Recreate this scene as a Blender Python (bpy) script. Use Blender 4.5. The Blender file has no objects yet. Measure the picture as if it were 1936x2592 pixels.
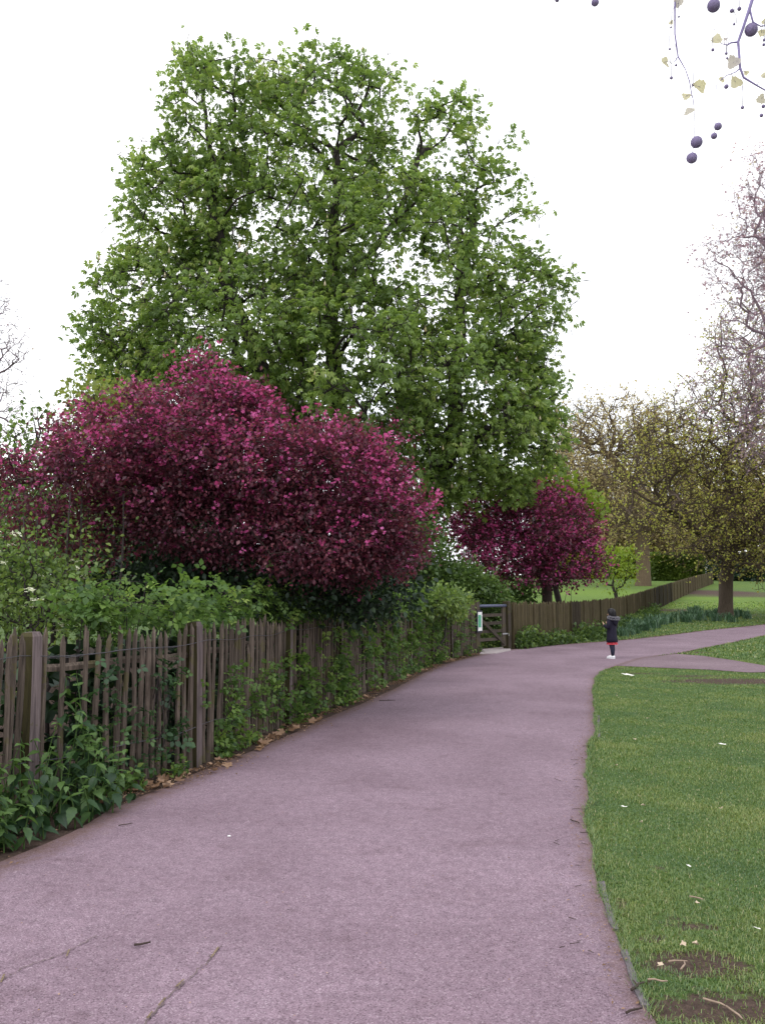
import bpy, math, random
import numpy as np
from math import radians as R_, sin, cos, pi
random.seed(7); rng = np.random.default_rng(11)

# ------------------------------------------------------------------ camera, world, sun, exposure
SC = bpy.context.scene
CH = 1.6; PITCH = R_(5.3); F = 2200.0
cam_d = bpy.data.cameras.new('camera'); cam = bpy.data.objects.new('camera', cam_d)
SC.collection.objects.link(cam); SC.camera = cam
cam.location = (0, 0, CH); cam.rotation_euler = (pi/2 + PITCH, 0, 0)
cam_d.sensor_fit = 'HORIZONTAL'; cam_d.sensor_width = 36; cam_d.lens = 36*F/1936
cam_d.clip_start = 0.05; cam_d.clip_end = 3000

W = bpy.data.worlds.new('World'); SC.world = W; W.use_nodes = True
wn = W.node_tree.nodes; wl = W.node_tree.links; wn.clear()
SUN_EL, SUN_AZ = R_(55), R_(-35)
sky = wn.new('ShaderNodeTexSky'); sky.sky_type = 'NISHITA'; sky.sun_disc = False
sky.sun_elevation = SUN_EL; sky.sun_rotation = SUN_AZ
# overcast: the clear sky seen through a bright white cloud sheet
mixw = wn.new('ShaderNodeMix'); mixw.data_type = 'RGBA'; mixw.inputs[0].default_value = 0.93
tcw = wn.new('ShaderNodeTexCoord'); nzw = wn.new('ShaderNodeTexNoise'); nzw.inputs['Scale'].default_value = 2.2
nzw.inputs['Detail'].default_value = 5
crw = wn.new('ShaderNodeValToRGB')
crw.color_ramp.elements[0].color = (10.6, 11.0, 11.6, 1); crw.color_ramp.elements[1].color = (13.2, 13.2, 13.2, 1)
crw.color_ramp.elements[0].position = .35; crw.color_ramp.elements[1].position = .65
bgw = wn.new('ShaderNodeBackground'); bgw.inputs['Strength'].default_value = 0.12
outw = wn.new('ShaderNodeOutputWorld')
wl.new(tcw.outputs['Generated'], nzw.inputs['Vector']); wl.new(nzw.outputs['Fac'], crw.inputs['Fac'])
wl.new(sky.outputs[0], mixw.inputs[6]); wl.new(crw.outputs[0], mixw.inputs[7])
wl.new(mixw.outputs[2], bgw.inputs['Color']); wl.new(bgw.outputs[0], outw.inputs['Surface'])

sun_d = bpy.data.lights.new('sun', 'SUN'); sun_d.energy = 0.9; sun_d.angle = R_(25); sun_d.color = (1, .96, .9)
sun = bpy.data.objects.new('sun', sun_d); SC.collection.objects.link(sun)
# azimuth measured like the sky's sun_rotation: behind the camera, to the left
sun.rotation_euler = (pi/2 - SUN_EL, 0, R_(-40)); sky.sun_rotation = R_(220)

SC.view_settings.view_transform = 'Standard'; SC.view_settings.look = 'None'
SC.view_settings.gamma = 1; SC.view_settings.use_curve_mapping = False
SC.view_settings.exposure = 0.3
SC.render.engine = 'CYCLES'
SC.cycles.max_bounces = 6; SC.cycles.diffuse_bounces = 3; SC.cycles.transmission_bounces = 4
SC.cycles.transparent_max_bounces = 4; SC.cycles.use_denoising = True

# ------------------------------------------------------------------ geometry of the place
def h(y):
    y = np.asarray(y, float)
    t = (y-37)/3
    v = 0.042*3*np.where(t > 30, t, np.log1p(np.exp(np.minimum(t, 30))))
    return np.minimum(v, 4.3 + 0.0*y)
def ray(u, v):
    a = (u-968)/F; b = (1296-v)/F
    return np.array([a, cos(PITCH) - b*sin(PITCH), sin(PITCH) + b*cos(PITCH)])
def P(u, v, Y):
    d = ray(u, v); t = Y/d[1]
    return np.array([d[0]*t, Y, CH + d[2]*t])
def G(u, v, dz=0.0):
    d = ray(u, v); lo, hi = 1.0, 400.0
    f = lambda Y: CH + d[2]*Y/d[1] - float(h(Y))
    for Y in np.linspace(1, 300, 900):
        if f(Y) < 0: hi = Y; break
        lo = Y
    for _ in range(30):
        m = (lo+hi)/2
        if f(m) > 0: lo = m
        else: hi = m
    d2 = d[0]*hi/d[1]
    return np.array([d2, hi, float(h(hi))+dz])
def S(px, Y): return px*Y/F     # pixels to metres at distance Y

# ------------------------------------------------------------------ object helpers
C = SC.collection
def put(o, parent=None, label=None, cat=None, group=None, kind=None):
    C.objects.link(o)
    if parent is not None: o.parent = parent
    if label: o['label'] = label
    if cat: o['category'] = cat
    if group: o['group'] = group
    if kind: o['kind'] = kind
    return o
def empty(name, loc, label, cat, group=None, rz=0):
    o = bpy.data.objects.new(name, None); o.location = tuple(float(q) for q in loc); o.rotation_euler = (0, 0, rz)
    o.empty_display_size = .2
    return put(o, None, label, cat, group)
def mesh_np(name, V, Fc, mat, rnd=None, smooth=False, attrs=None, mi=None):
    V = np.asarray(V, np.float32); Fc = np.asarray(Fc, np.int32)
    me = bpy.data.meshes.new(name)
    n, k = Fc.shape
    me.vertices.add(len(V)); me.vertices.foreach_set('co', V.ravel())
    me.loops.add(n*k); me.loops.foreach_set('vertex_index', Fc.ravel())
    me.polygons.add(n); me.polygons.foreach_set('loop_start', np.arange(0, n*k, k, dtype=np.int32))
    me.polygons.foreach_set('loop_total', np.full(n, k, np.int32))
    if smooth: me.polygons.foreach_set('use_smooth', np.ones(n, bool))
    mats = mat if isinstance(mat, (list, tuple)) else [mat]
    for m in mats: me.materials.append(m)
    if mi is not None: me.polygons.foreach_set('material_index', np.asarray(mi, np.int32))
    me.update(calc_edges=True)
    if rnd is not None:
        a = me.attributes.new('rnd', 'FLOAT', 'FACE'); a.data.foreach_set('value', np.asarray(rnd, np.float32))
    if attrs:
        for kx, vx in attrs.items():
            a = me.attributes.new(kx, 'FLOAT', 'POINT'); a.data.foreach_set('value', np.asarray(vx, np.float32))
    return me
def obj(name, me, parent=None, **kw):
    o = bpy.data.objects.new(name, me); return put(o, parent, **kw)
class MB:   # small mesh builder
    def __init__(s): s.v = []; s.f = []; s.m = []
    def add(s, v, f, m=0):
        o = len(s.v); s.v += [tuple(map(float, p)) for p in v]
        s.f += [tuple(i+o for i in q) for q in f]; s.m += [m]*len(f)
    def box(s, c, d, m=0, rot=None, taper=1.0):
        c = np.array(c, float); hx, hy, hz = np.array(d)/2
        vs = np.array([(x*hx*(taper if z > 0 else 1), y*hy*(taper if z > 0 else 1), z*hz) for z in (-1, 1) for y in (-1, 1) for x in (-1, 1)])
        if rot is not None: vs = vs @ np.array(rot).T
        s.add(vs+c, [(0, 2, 3, 1), (4, 5, 7, 6), (0, 1, 5, 4), (2, 6, 7, 3), (0, 4, 6, 2), (1, 3, 7, 5)], m)
    def tube(s, pts, rad, k=8, m=0, cap=True, sq=(1, 1)):
        pts = np.array(pts, float); n = len(pts); rad = np.broadcast_to(np.array(rad, float), (n,))
        t = np.gradient(pts, axis=0); t /= np.linalg.norm(t, axis=1)[:, None]+1e-9
        a = np.cross(t[0], (0.13, 0.9, 0.2) if abs(t[0][1]) < .8 else (0.9, 0.1, 0.2)); a /= np.linalg.norm(a)
        vs = []
        for i in range(n):
            a = a - t[i]*np.dot(a, t[i]); a /= np.linalg.norm(a)+1e-9; b = np.cross(t[i], a)
            for j in range(k):
                w = 2*pi*j/k; vs.append(pts[i]+rad[i]*(cos(w)*a*sq[0]+sin(w)*b*sq[1]))
        fs = [(i*k+j, i*k+(j+1) % k, (i+1)*k+(j+1) % k, (i+1)*k+j) for i in range(n-1) for j in range(k)]
        if cap: fs += [tuple(range(k-1, -1, -1)), tuple((n-1)*k+j for j in range(k))]
        s.add(vs, fs, m)
    def ring_loft(s, rings, k=20, m=0, cap=True):   # rings: (cx,cy,cz,rx,ry[,wave amp, wave n])
        vs = []
        for r in rings:
            cx, cy, cz, rx, ry = r[:5]; am, wn_ = (r[5], r[6]) if len(r) > 5 else (0, 1)
            for j in range(k):
                w = 2*pi*j/k; q = 1+am*sin(wn_*w); vs.append((cx+rx*q*cos(w), cy+ry*q*sin(w), cz))
        n = len(rings)
        fs = [(i*k+j, i*k+(j+1) % k, (i+1)*k+(j+1) % k, (i+1)*k+j) for i in range(n-1) for j in range(k)]
        if cap: fs += [tuple(range(k-1, -1, -1)), tuple((n-1)*k+j for j in range(k))]
        s.add(vs, fs, m)
    def me(s, name, mats, smooth=False, bevel=None):
        me = bpy.data.meshes.new(name); me.from_pydata(s.v, [], s.f)
        for m in (mats if isinstance(mats, (list, tuple)) else [mats]): me.materials.append(m)
        me.polygons.foreach_set('material_index', s.m)
        if smooth: me.polygons.foreach_set('use_smooth', [True]*len(s.f))
        me.update(); return me

# ------------------------------------------------------------------ materials
def nodes(name):
    m = bpy.data.materials.new(name); m.use_nodes = True; nt = m.node_tree; nt.nodes.clear()
    return m, nt, nt.nodes.new('ShaderNodeOutputMaterial')
def ramp(nt, fac, stops):
    r = nt.nodes.new('ShaderNodeValToRGB'); e = r.color_ramp.elements
    while len(e) < len(stops): e.new(0.5)
    for i, (p_, c) in enumerate(stops): e[i].position = p_; e[i].color = (*c, 1)
    nt.links.new(fac, r.inputs['Fac']); return r.outputs['Color']
def noise(nt, scale, detail=4, rough=.6, vec=None, dist=0):
    n = nt.nodes.new('ShaderNodeTexNoise'); n.inputs['Scale'].default_value = scale
    n.inputs['Detail'].default_value = detail; n.inputs['Roughness'].default_value = rough
    n.inputs['Distortion'].default_value = dist
    if vec is not None: nt.links.new(vec, n.inputs['Vector'])
    return n.outputs['Fac']
def mixc(nt, f, a, b, mode='MIX'):
    m = nt.nodes.new('ShaderNodeMix'); m.data_type = 'RGBA'; m.blend_type = mode
    for i, q in ((0, f), (6, a), (7, b)):
        if hasattr(q, 'is_linked') or hasattr(q, 'links'): nt.links.new(q, m.inputs[i])
        elif isinstance(q, (int, float)): m.inputs[i].default_value = q
        else: m.inputs[i].default_value = (*q, 1)
    return m.outputs[2]
def mth(nt, op, a, b=0.0, clamp=False):
    m = nt.nodes.new('ShaderNodeMath'); m.operation = op; m.use_clamp = clamp
    for i, q in ((0, a), (1, b)):
        if isinstance(q, (int, float)): m.inputs[i].default_value = q
        else: nt.links.new(q, m.inputs[i])
    return m.outputs[0]
def coord(nt, kind='Object', scale=None):
    t = nt.nodes.new('ShaderNodeTexCoord').outputs[kind]
    if scale:
        mp = nt.nodes.new('ShaderNodeMapping'); mp.inputs['Scale'].default_value = scale
        nt.links.new(t, mp.inputs['Vector']); t = mp.outputs[0]
    return t
def geopos(nt): return nt.nodes.new('ShaderNodeNewGeometry').outputs['Position']
def attr(nt, n): a = nt.nodes.new('ShaderNodeAttribute'); a.attribute_name = n; return a.outputs['Fac']
def principled(nt, out, col, rough=.8, bump=None, bstr=.3, bdist=.01, spec=.3, **kw):
    p = nt.nodes.new('ShaderNodeBsdfPrincipled')
    if isinstance(col, tuple): p.inputs['Base Color'].default_value = (*col, 1)
    else: nt.links.new(col, p.inputs['Base Color'])
    if isinstance(rough, (int, float)): p.inputs['Roughness'].default_value = rough
    else: nt.links.new(rough, p.inputs['Roughness'])
    p.inputs['Specular IOR Level'].default_value = spec
    for k_, v_ in kw.items(): p.inputs[k_].default_value = v_
    if bump is not None:
        b = nt.nodes.new('ShaderNodeBump'); b.inputs['Strength'].default_value = bstr; b.inputs['Distance'].default_value = bdist
        nt.links.new(bump, b.inputs['Height']); nt.links.new(b.outputs[0], p.inputs['Normal'])
    nt.links.new(p.outputs[0], out.inputs['Surface']); return p
def plain(name, col, rough=.7, var=.25, scale=30, spec=.3, metal=0):
    m, nt, o = nodes(name)
    n = noise(nt, scale, 4, .6, coord(nt))
    c = ramp(nt, n, [(.3, tuple(q*(1-var) for q in col)), (.7, tuple(min(1, q*(1+var)) for q in col))])
    principled(nt, o, c, rough, bump=n, bstr=.25, bdist=.004, spec=spec, Metallic=metal); return m
def leafmat(name, stops, trans=.35, tcol=1.5, gloss=.03, rough=.5):
    """stops: natural leaf to leaf colour range, driven by the per-leaf random attribute"""
    m, nt, o = nodes(name)
    c = ramp(nt, attr(nt, 'rnd'), stops)
    d = nt.nodes.new('ShaderNodeBsdfDiffuse'); t = nt.nodes.new('ShaderNodeBsdfTranslucent')
    g = nt.nodes.new('ShaderNodeBsdfGlossy'); g.inputs['Roughness'].default_value = rough
    g.inputs['Color'].default_value = (.9, .95, 1, 1)
    c2 = mixc(nt, 1.0, c, (tcol, tcol*1.02, tcol*.8), 'MULTIPLY')
    nt.links.new(c, d.inputs['Color']); nt.links.new(c2, t.inputs['Color'])
    a = nt.nodes.new('ShaderNodeMixShader'); a.inputs[0].default_value = trans
    nt.links.new(d.outputs[0], a.inputs[1]); nt.links.new(t.outputs[0], a.inputs[2])
    b = nt.nodes.new('ShaderNodeMixShader'); b.inputs[0].default_value = gloss
    nt.links.new(a.outputs[0], b.inputs[1]); nt.links.new(g.outputs[0], b.inputs[2])
    nt.links.new(b.outputs[0], o.inputs['Surface']); return m
def barkmat(name, c1, c2, sc=6):
    m, nt, o = nodes(name)
    v = coord(nt, 'Object', (sc, sc, sc*.22))
    n = noise(nt, 3.0, 8, .7, v, .6)
    n2 = noise(nt, .8, 3, .5, v)
    c = mixc(nt, n2, ramp(nt, n, [(.35, c1), (.65, c2)]), tuple((a+b)/2 for a, b in zip(c1, c2)))
    principled(nt, o, c, .9, bump=n, bstr=.8, bdist=.03, spec=.15); return m

M = {}
M['chestnut'] = leafmat('chestnut_leaf', [(0, (.09, .14, .04)), (.35, (.16, .24, .055)), (.75, (.25, .34, .075)), (1, (.36, .4, .13))], .5, 1.5, .03)
M['candle'] = leafmat('blossom_cream', [(0, (.45, .36, .2)), (1, (.62, .55, .4))], .2)
M['apple'] = leafmat('crab_leaf', [(0, (.04, .014, .022)), (.5, (.11, .024, .046)), (.88, (.2, .046, .066)), (1, (.24, .12, .14))], .35, 1.6, .03, .5)
M['pink'] = leafmat('crab_blossom', [(0, (.38, .03, .13)), (.5, (.54, .06, .25)), (1, (.64, .17, .44))], .35, 1.25, .02)
M['shrub'] = leafmat('shrub_leaf', [(0, (.04, .075, .022)), (.6, (.085, .145, .034)), (1, (.17, .25, .06))], .38)
M['darkshrub'] = leafmat('dark_shrub_leaf', [(0, (.008, .018, .008)), (.7, (.018, .04, .015)), (1, (.05, .095, .028))], .2, 1.2, .03)  # shade under the crab apple is put into this near-black leaf green
M['lightshrub'] = leafmat('light_shrub_leaf', [(0, (.06, .1, .028)), (.6, (.13, .2, .045)), (1, (.24, .31, .07))], .38)
M['bramble'] = leafmat('bramble_leaf', [(0, (.04, .08, .025)), (.45, (.085, .155, .036)), (.85, (.16, .25, .055)), (1, (.26, .34, .09))], .38, 1.5, .02, .5)
M['nettle'] = leafmat('nettle_leaf', [(0, (.022, .052, .02)), (.7, (.045, .1, .033)), (1, (.09, .16, .042))], .28, 1.4, .03, .5)
M['nettle_top'] = leafmat('nettle_tip_leaf', [(0, (.08, .15, .035)), (1, (.13, .2, .05))], .3)
M['maple'] = leafmat('maple_leaf', [(0, (.12, .15, .03)), (.5, (.2, .24, .05)), (1, (.3, .32, .09))], .4)
M['lime'] = leafmat('lime_leaf', [(0, (.13, .19, .02)), (1, (.26, .34, .04))], .4)
M['oak'] = leafmat('oak_leaf', [(0, (.24, .18, .06)), (.4, (.34, .3, .08)), (.7, (.4, .41, .09)), (1, (.5, .54, .13))], .5)
M['bud'] = leafmat('plane_bud', [(0, (.34, .25, .14)), (.5, (.46, .37, .19)), (1, (.5, .47, .2))], .5)
M['mauvebud'] = leafmat('mauve_bud', [(0, (.32, .2, .28)), (.6, (.45, .3, .4)), (1, (.45, .4, .25))], .5)
M['daffodil'] = leafmat('daffodil_leaf', [(0, (.04, .085, .045)), (.7, (.08, .15, .085)), (1, (.14, .22, .13))], .25)
M['hedge'] = leafmat('hedge_leaf', [(0, (.15, .19, .015)), (1, (.33, .36, .035))], .3)
M['hedge_green'] = leafmat('green_hedge_leaf', [(0, (.05, .085, .01)), (1, (.12, .17, .025))], .3)
M['white_flower'] = leafmat('white_flower', [(0, (.6, .62, .45)), (1, (.8, .8, .66))], .2)
M['dryleaf'] = leafmat('dry_leaf', [(0, (.13, .07, .04)), (.6, (.3, .18, .11)), (1, (.45, .31, .22))], .15)
M['bark'] = barkmat('bark_dark', (.025, .02, .022), (.07, .058, .055))
M['bark_oak'] = barkmat('bark_oak', (.05, .037, .03), (.14, .105, .08))
M['bark_plane'] = barkmat('bark_plane', (.08, .055, .035), (.2, .15, .1), 4)
M['twig_brown'] = plain('twig_brown', (.11, .075, .05), .9)
M['twig_mauve'] = plain('twig_mauve', (.24, .17, .21), .9)
M['bark_apple'] = barkmat('bark_apple', (.035, .024, .024), (.08, .055, .05), 10)

def woodmat(name, c1, c2, moss=0.0, mosscol=(.09, .085, .02)):
    m, nt, o = nodes(name)
    v = coord(nt, 'Object', (40, 40, 3.0))
    oi = nt.nodes.new('ShaderNodeObjectInfo')
    mp = nt.nodes.new('ShaderNodeVectorMath'); mp.operation = 'ADD'
    sc_ = nt.nodes.new('ShaderNodeVectorMath'); sc_.operation = 'SCALE'; sc_.inputs['Scale'].default_value = 1
    cmb = nt.nodes.new('ShaderNodeCombineXYZ')
    rr = mth(nt, 'MULTIPLY', oi.outputs['Random'], 50.0)
    for i in range(3): nt.links.new(rr, cmb.inputs[i])
    nt.links.new(v, mp.inputs[0]); nt.links.new(cmb.outputs[0], mp.inputs[1])
    n = noise(nt, 1.0, 8, .68, mp.outputs[0], .5)
    c = ramp(nt, n, [(.3, c1), (.72, c2)])
    br = mth(nt, 'ADD', mth(nt, 'MULTIPLY', oi.outputs['Random'], .5), .75)
    cc = nt.nodes.new('ShaderNodeCombineColor')
    for i in range(3): nt.links.new(br, cc.inputs[i])
    c = mixc(nt, 1.0, c, cc.outputs[0], 'MULTIPLY')
    mo = noise(nt, 5.0, 5, .6, geopos(nt))
    f = mth(nt, 'MULTIPLY', mth(nt, 'GREATER_THAN', mo, .62 - .3*moss), .35 + .5*moss)
    c = mixc(nt, f, c, mosscol)
    principled(nt, o, c, .88, bump=n, bstr=.6, bdist=.006, spec=.2); return m
M['picket'] = woodmat('weathered_paling', (.03, .023, .019), (.165, .128, .106), .1)
M['post'] = woodmat('weathered_post', (.06, .046, .048), (.18, .14, .14), .02)
M['post_moss'] = woodmat('mossy_post', (.025, .021, .011), (.065, .056, .024), .1, (.05, .045, .015))
M['picket_far'] = woodmat('olive_paling', (.036, .028, .015), (.1, .08, .044), .1, (.06, .054, .017))
M['picket_dark'] = woodmat('dark_paling', (.02, .015, .01), (.052, .04, .028), .1, (.03, .025, .01))
M['gate'] = woodmat('gate_wood', (.03, .024, .02), (.1, .08, .065), .1)
M['wire'] = plain('wire', (.1, .095, .11), .5, metal=.6)
M['pipe'] = plain('pipe', (.09, .1, .16), .5)
M['metal'] = plain('galvanised', (.4, .4, .42), .45, metal=.5)
M['black'] = plain('black_frame', (.02, .02, .035), .5)
M['white'] = plain('white_print', (.78, .78, .78), .5, .04)
M['green'] = plain('green_print', (.08, .33, .2), .5, .15, 12)
M['stone'] = plain('edging_stone', (.12, .105, .115), .9, .35, 18)
M['slab'] = plain('concrete_slab', (.36, .31, .32), .9, .2, 20)

# ground
def groundmat():
    m, nt, o = nodes('lawn_ground'); p = geopos(nt)
    big = noise(nt, .35, 4, .6, p); mid = noise(nt, 2.2, 6, .7, p); fine = noise(nt, 45, 5, .75, p)
    g = ramp(nt, mid, [(.25, (.05, .085, .028)), (.5, (.085, .135, .032)), (.75, (.135, .18, .042))])
    g = mixc(nt, mth(nt, 'MULTIPLY', big, .6), g, (.055, .095, .045))
    g = mixc(nt, 1.0, g, ramp(nt, fine, [(.25, (.5, .5, .5)), (.75, (1.5, 1.5, 1.5))]), 'MULTIPLY')
    soil = ramp(nt, noise(nt, 30, 7, .75, p), [(.3, (.035, .025, .022)), (.55, (.085, .058, .048)), (.8, (.17, .12, .095))])
    f = mth(nt, 'ADD', attr(nt, 'soil'), mth(nt, 'MULTIPLY', mth(nt, 'SUBTRACT', noise(nt, 9, 6, .7, p), .5), 1.2))
    f = ramp(nt, f, [(.42, (0, 0, 0)), (.58, (1, 1, 1))])
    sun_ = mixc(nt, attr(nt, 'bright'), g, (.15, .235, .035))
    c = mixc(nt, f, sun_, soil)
    principled(nt, o, c, .95, bump=fine, bstr=.7, bdist=.02, spec=.1); return m
M['ground'] = groundmat()
def pathmat(name, tint=(1, 1, 1)):
    m, nt, o = nodes(name); p = geopos(nt)
    vor = nt.nodes.new('ShaderNodeTexVoronoi'); vor.inputs['Scale'].default_value = 190; nt.links.new(p, vor.inputs['Vector'])
    fine = noise(nt, 120, 4, .8, p); med = noise(nt, 14, 6, .75, p); big = noise(nt, .55, 5, .62, p, .4)
    T = lambda c: tuple(a*b for a, b in zip(c, tint))
    sep = nt.nodes.new('ShaderNodeSeparateColor'); nt.links.new(vor.outputs['Color'], sep.inputs[0])
    c = ramp(nt, sep.outputs[0], [(0, T((.1, .068, .085))), (.25, T((.194, .138, .17))), (.75, T((.25, .18, .222))), (.95, T((.31, .235, .28))), (1, T((.37, .31, .34)))])
    c = mixc(nt, 1.0, c, ramp(nt, med, [(.3, (.8, .79, .8)), (.7, (1.17, 1.16, 1.16))]), 'MULTIPLY')
    c = mixc(nt, 1.0, c, ramp(nt, big, [(.3, (.78, .75, .77)), (.7, (1.16, 1.16, 1.18))]), 'MULTIPLY')
    st = noise(nt, 2.6, 7, .7, p, 1.2)
    c = mixc(nt, 1.0, c, ramp(nt, st, [(.28, (.72, .69, .68)), (.42, (.98, .97, .97)), (.62, (1.0, 1.0, 1.0)), (.8, (1.1, 1.09, 1.1))]), 'MULTIPLY')
    d = ramp(nt, mth(nt, 'ADD', attr(nt, 'edge'), mth(nt, 'MULTIPLY', mth(nt, 'SUBTRACT', med, .5), 1.6)), [(.35, (0, 0, 0)), (.95, (1, 1, 1))])
    c = mixc(nt, mth(nt, 'MULTIPLY', d, .75), c, ramp(nt, fine, [(.3, (.06, .035, .025)), (.7, (.17, .1, .075))]))
    principled(nt, o, c, .9, bump=mth(nt, 'ADD', sep.outputs[0], fine), bstr=.35, bdist=.006, spec=.25); return m
M['path'] = pathmat('pink_tarmac'); M['path2'] = pathmat('grey_tarmac', (.86, .86, .82))

# ------------------------------------------------------------------ outline of the ways (world plane)
Ledge_px = [(-500, 2420), (-300, 2330), (0, 2182), (120, 2140), (211, 2098), (293, 2045), (400, 2000), (504, 1957), (610, 1912), (703, 1875), (820, 1822), (910, 1785), (996, 1746), (1060, 1712), (1102, 1690), (1160, 1672), (1219, 1658), (1289, 1645), (1360, 1637), (1453, 1630), (1535, 1624), (1600, 1619), (1660, 1612), (1789, 1596), (1936, 1581), (2200, 1563)]
Redge_px = [(1647, 2592), (1628, 2561), (1602, 2511), (1571, 2416), (1548, 2359), (1514, 2245), (1501, 2180), (1491, 2108), (1486, 2035), (1493, 1978), (1489, 1940), (1491, 1891), (1506, 1865), (1505, 1807), (1500, 1753), (1507, 1720), (1530, 1698), (1559, 1686), (1620, 1667), (1711, 1655), (1773, 1643), (1936, 1609), (2200, 1580)]
Lw = np.array([G(*q)[:2] for q in Ledge_px]); Rw = np.array([G(*q)[:2] for q in Redge_px])
Lw = np.vstack([[Lw[0][0]-3.0, -3.0], Lw]); Rw = np.vstack([[1.6, -3.0], [1.25, 2.0], Rw])
def resample(p, n):
    p = np.asarray(p, float); d = np.r_[0, np.cumsum(np.linalg.norm(np.diff(p, axis=0), axis=1))]
    t = np.linspace(0, d[-1], n); return np.stack([np.interp(t, d, p[:, i]) for i in range(p.shape[1])], 1)
def smooth(p, it=2):
    for _ in range(it):
        q = p.copy(); q[1:-1] = (p[:-2]+2*p[1:-1]+p[2:])/4; p = q
    return p
def pip(x, y, poly):
    x = np.asarray(x); y = np.asarray(y); ins = np.zeros(x.shape, bool); n = len(poly)
    for i in range(n):
        x1, y1 = poly[i]; x2, y2 = poly[(i+1) % n]
        if y1 == y2: continue
        c = ((y1 > y) != (y2 > y)) & (x < (x2-x1)*(y-y1)/(y2-y1)+x1); ins ^= c
    return ins
def dist_poly(x, y, pl):
    d = np.full(np.shape(x), 1e9)
    for i in range(len(pl)-1):
        a, b = pl[i], pl[i+1]; ab = b-a; t = np.clip(((x-a[0])*ab[0]+(y-a[1])*ab[1])/(ab@ab+1e-12), 0, 1)
        d = np.minimum(d, np.hypot(x-a[0]-t*ab[0], y-a[1]-t*ab[1]))
    return d
Lc = smooth(resample(Lw, 220)); Rc = smooth(resample(Rw, 220))
wob = np.interp(np.arange(220), np.arange(0, 220, 2), rng.normal(0, .018, 110))
Rc[:, 0] += wob; Lc[:, 0] += rng.normal(0, .012, 220)
main_poly = np.vstack([Lc, Rc[::-1]])
spur_px = [(1559, 1687), (1620, 1667), (1711, 1656), (1776, 1661), (1860, 1673), (1936, 1686), (1990, 1692), (1970, 1702), (1896, 1704), (1800, 1697), (1679, 1692)]
spur = np.array([G(*q)[:2] for q in spur_px])
NC = 26
pv = []; ed = []
for i in range(220):
    for j in range(NC):
        t = j/(NC-1); q = Lc[i]*(1-t)+Rc[i]*t; pv.append((q[0], q[1], float(h(q[1]))+.006))
        w = np.linalg.norm(Lc[i]-Rc[i]); dl, dr = t*w, (1-t)*w
        ed.append(max(1-dl/.38, .75*(1-dr/.22), 0))
pf = [(i*NC+j, i*NC+j+1, (i+1)*NC+j+1, (i+1)*NC+j) for i in range(219) for j in range(NC-1)]
path = obj('path', mesh_np('path', pv, pf, M['path'], attrs={'edge': ed}), kind='structure', label='pinkish grey tarmac path curving past the fence to the right')
def flat_poly(name, pts, mat, dz, **kw):
    c = pts.mean(0); n = len(pts); m = resample(np.vstack([pts, pts[:1]]), 90)[:-1]
    ring = [m*(1-t)+c*t for t in (0, .06, .3, .65)]
    v = [(q[0], q[1], float(h(q[1]))+dz) for r in ring for q in r]+[(c[0], c[1], float(h(c[1]))+dz)]
    k = len(m); f = [(a*k+j, a*k+(j+1) % k, (a+1)*k+(j+1) % k, (a+1)*k+j) for a in range(3) for j in range(k)]
    f += [(3*k+j, 3*k+(j+1) % k, 4*k) for j in range(k)]
    me = bpy.data.meshes.new(name); me.from_pydata(v, [], f); me.materials.append(mat)
    a = me.attributes.new('edge', 'FLOAT', 'POINT'); a.data.foreach_set('value', [(.8, .35, 0, 0)[min(3, i//k)] if i < 4*k else 0 for i in range(len(v))])
    return obj(name, me, **kw)
flat_poly('side_path', spur, M['path2'], .010, kind='structure', label='short grey tarmac spur leaving the path across the lawn')

# cracks with moss in the near tarmac
def strip_on_path(px, w, mat, name, dz=.0115, parent=None):
    p = resample(np.array([G(*q)[:2] for q in px]), 60); p += rng.normal(0, 1, p.shape)*min(.011, .35*float(np.linalg.norm(p[1]-p[0])))
    t = np.gradient(p, axis=0); nrm = np.stack([-t[:, 1], t[:, 0]], 1); nrm /= np.linalg.norm(nrm, axis=1)[:, None]
    wv = w*(.3+rng.random(60)); wv[0] = wv[-1] = .0005
    a = p+nrm*wv[:, None]; b = p-nrm*wv[:, None]
    v = [(q[0], q[1], dz) for q in np.vstack([a, b])]
    f = [(60+i, 60+i+1, i+1, i) for i in range(59)]
    return obj(name, mesh_np(name, v, f, mat), parent)
M['crack'] = plain('crack_dirt', (.13, .098, .095), .95, .4, 60)
M['moss'] = plain('crack_moss', (.2, .15, .09), .95, .4, 90)
strip_on_path([(560, 2400), (520, 2445), (490, 2475), (440, 2515), (400, 2560), (370, 2600), (340, 2640)], .0035, M['crack'], 'crack', parent=path)
strip_on_path([(245, 2375), (190, 2405), (150, 2425), (60, 2455), (0, 2490), (-60, 2530)], .0028, M['crack'], 'crack', parent=path)
for px in ([(465, 2488), (445, 2508)], [(418, 2535), (400, 2556)], [(385, 2570), (372, 2588)], [(175, 2412), (168, 2430)], [(10, 2475), (2, 2496)], [(553, 2405), (535, 2432)]):
    strip_on_path(px, .0045, M['moss'], 'moss_tuft', .0135, parent=path)

# ------------------------------------------------------------------ the near fence line
fpx = [(-330, 2260), (-120, 2140), (70, 2042), (296, 2006), (505, 1938), (600, 1889), (718, 1836), (852, 1786), (993, 1720), (1107, 1676), (1160, 1663), (1204, 1652)]
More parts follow.
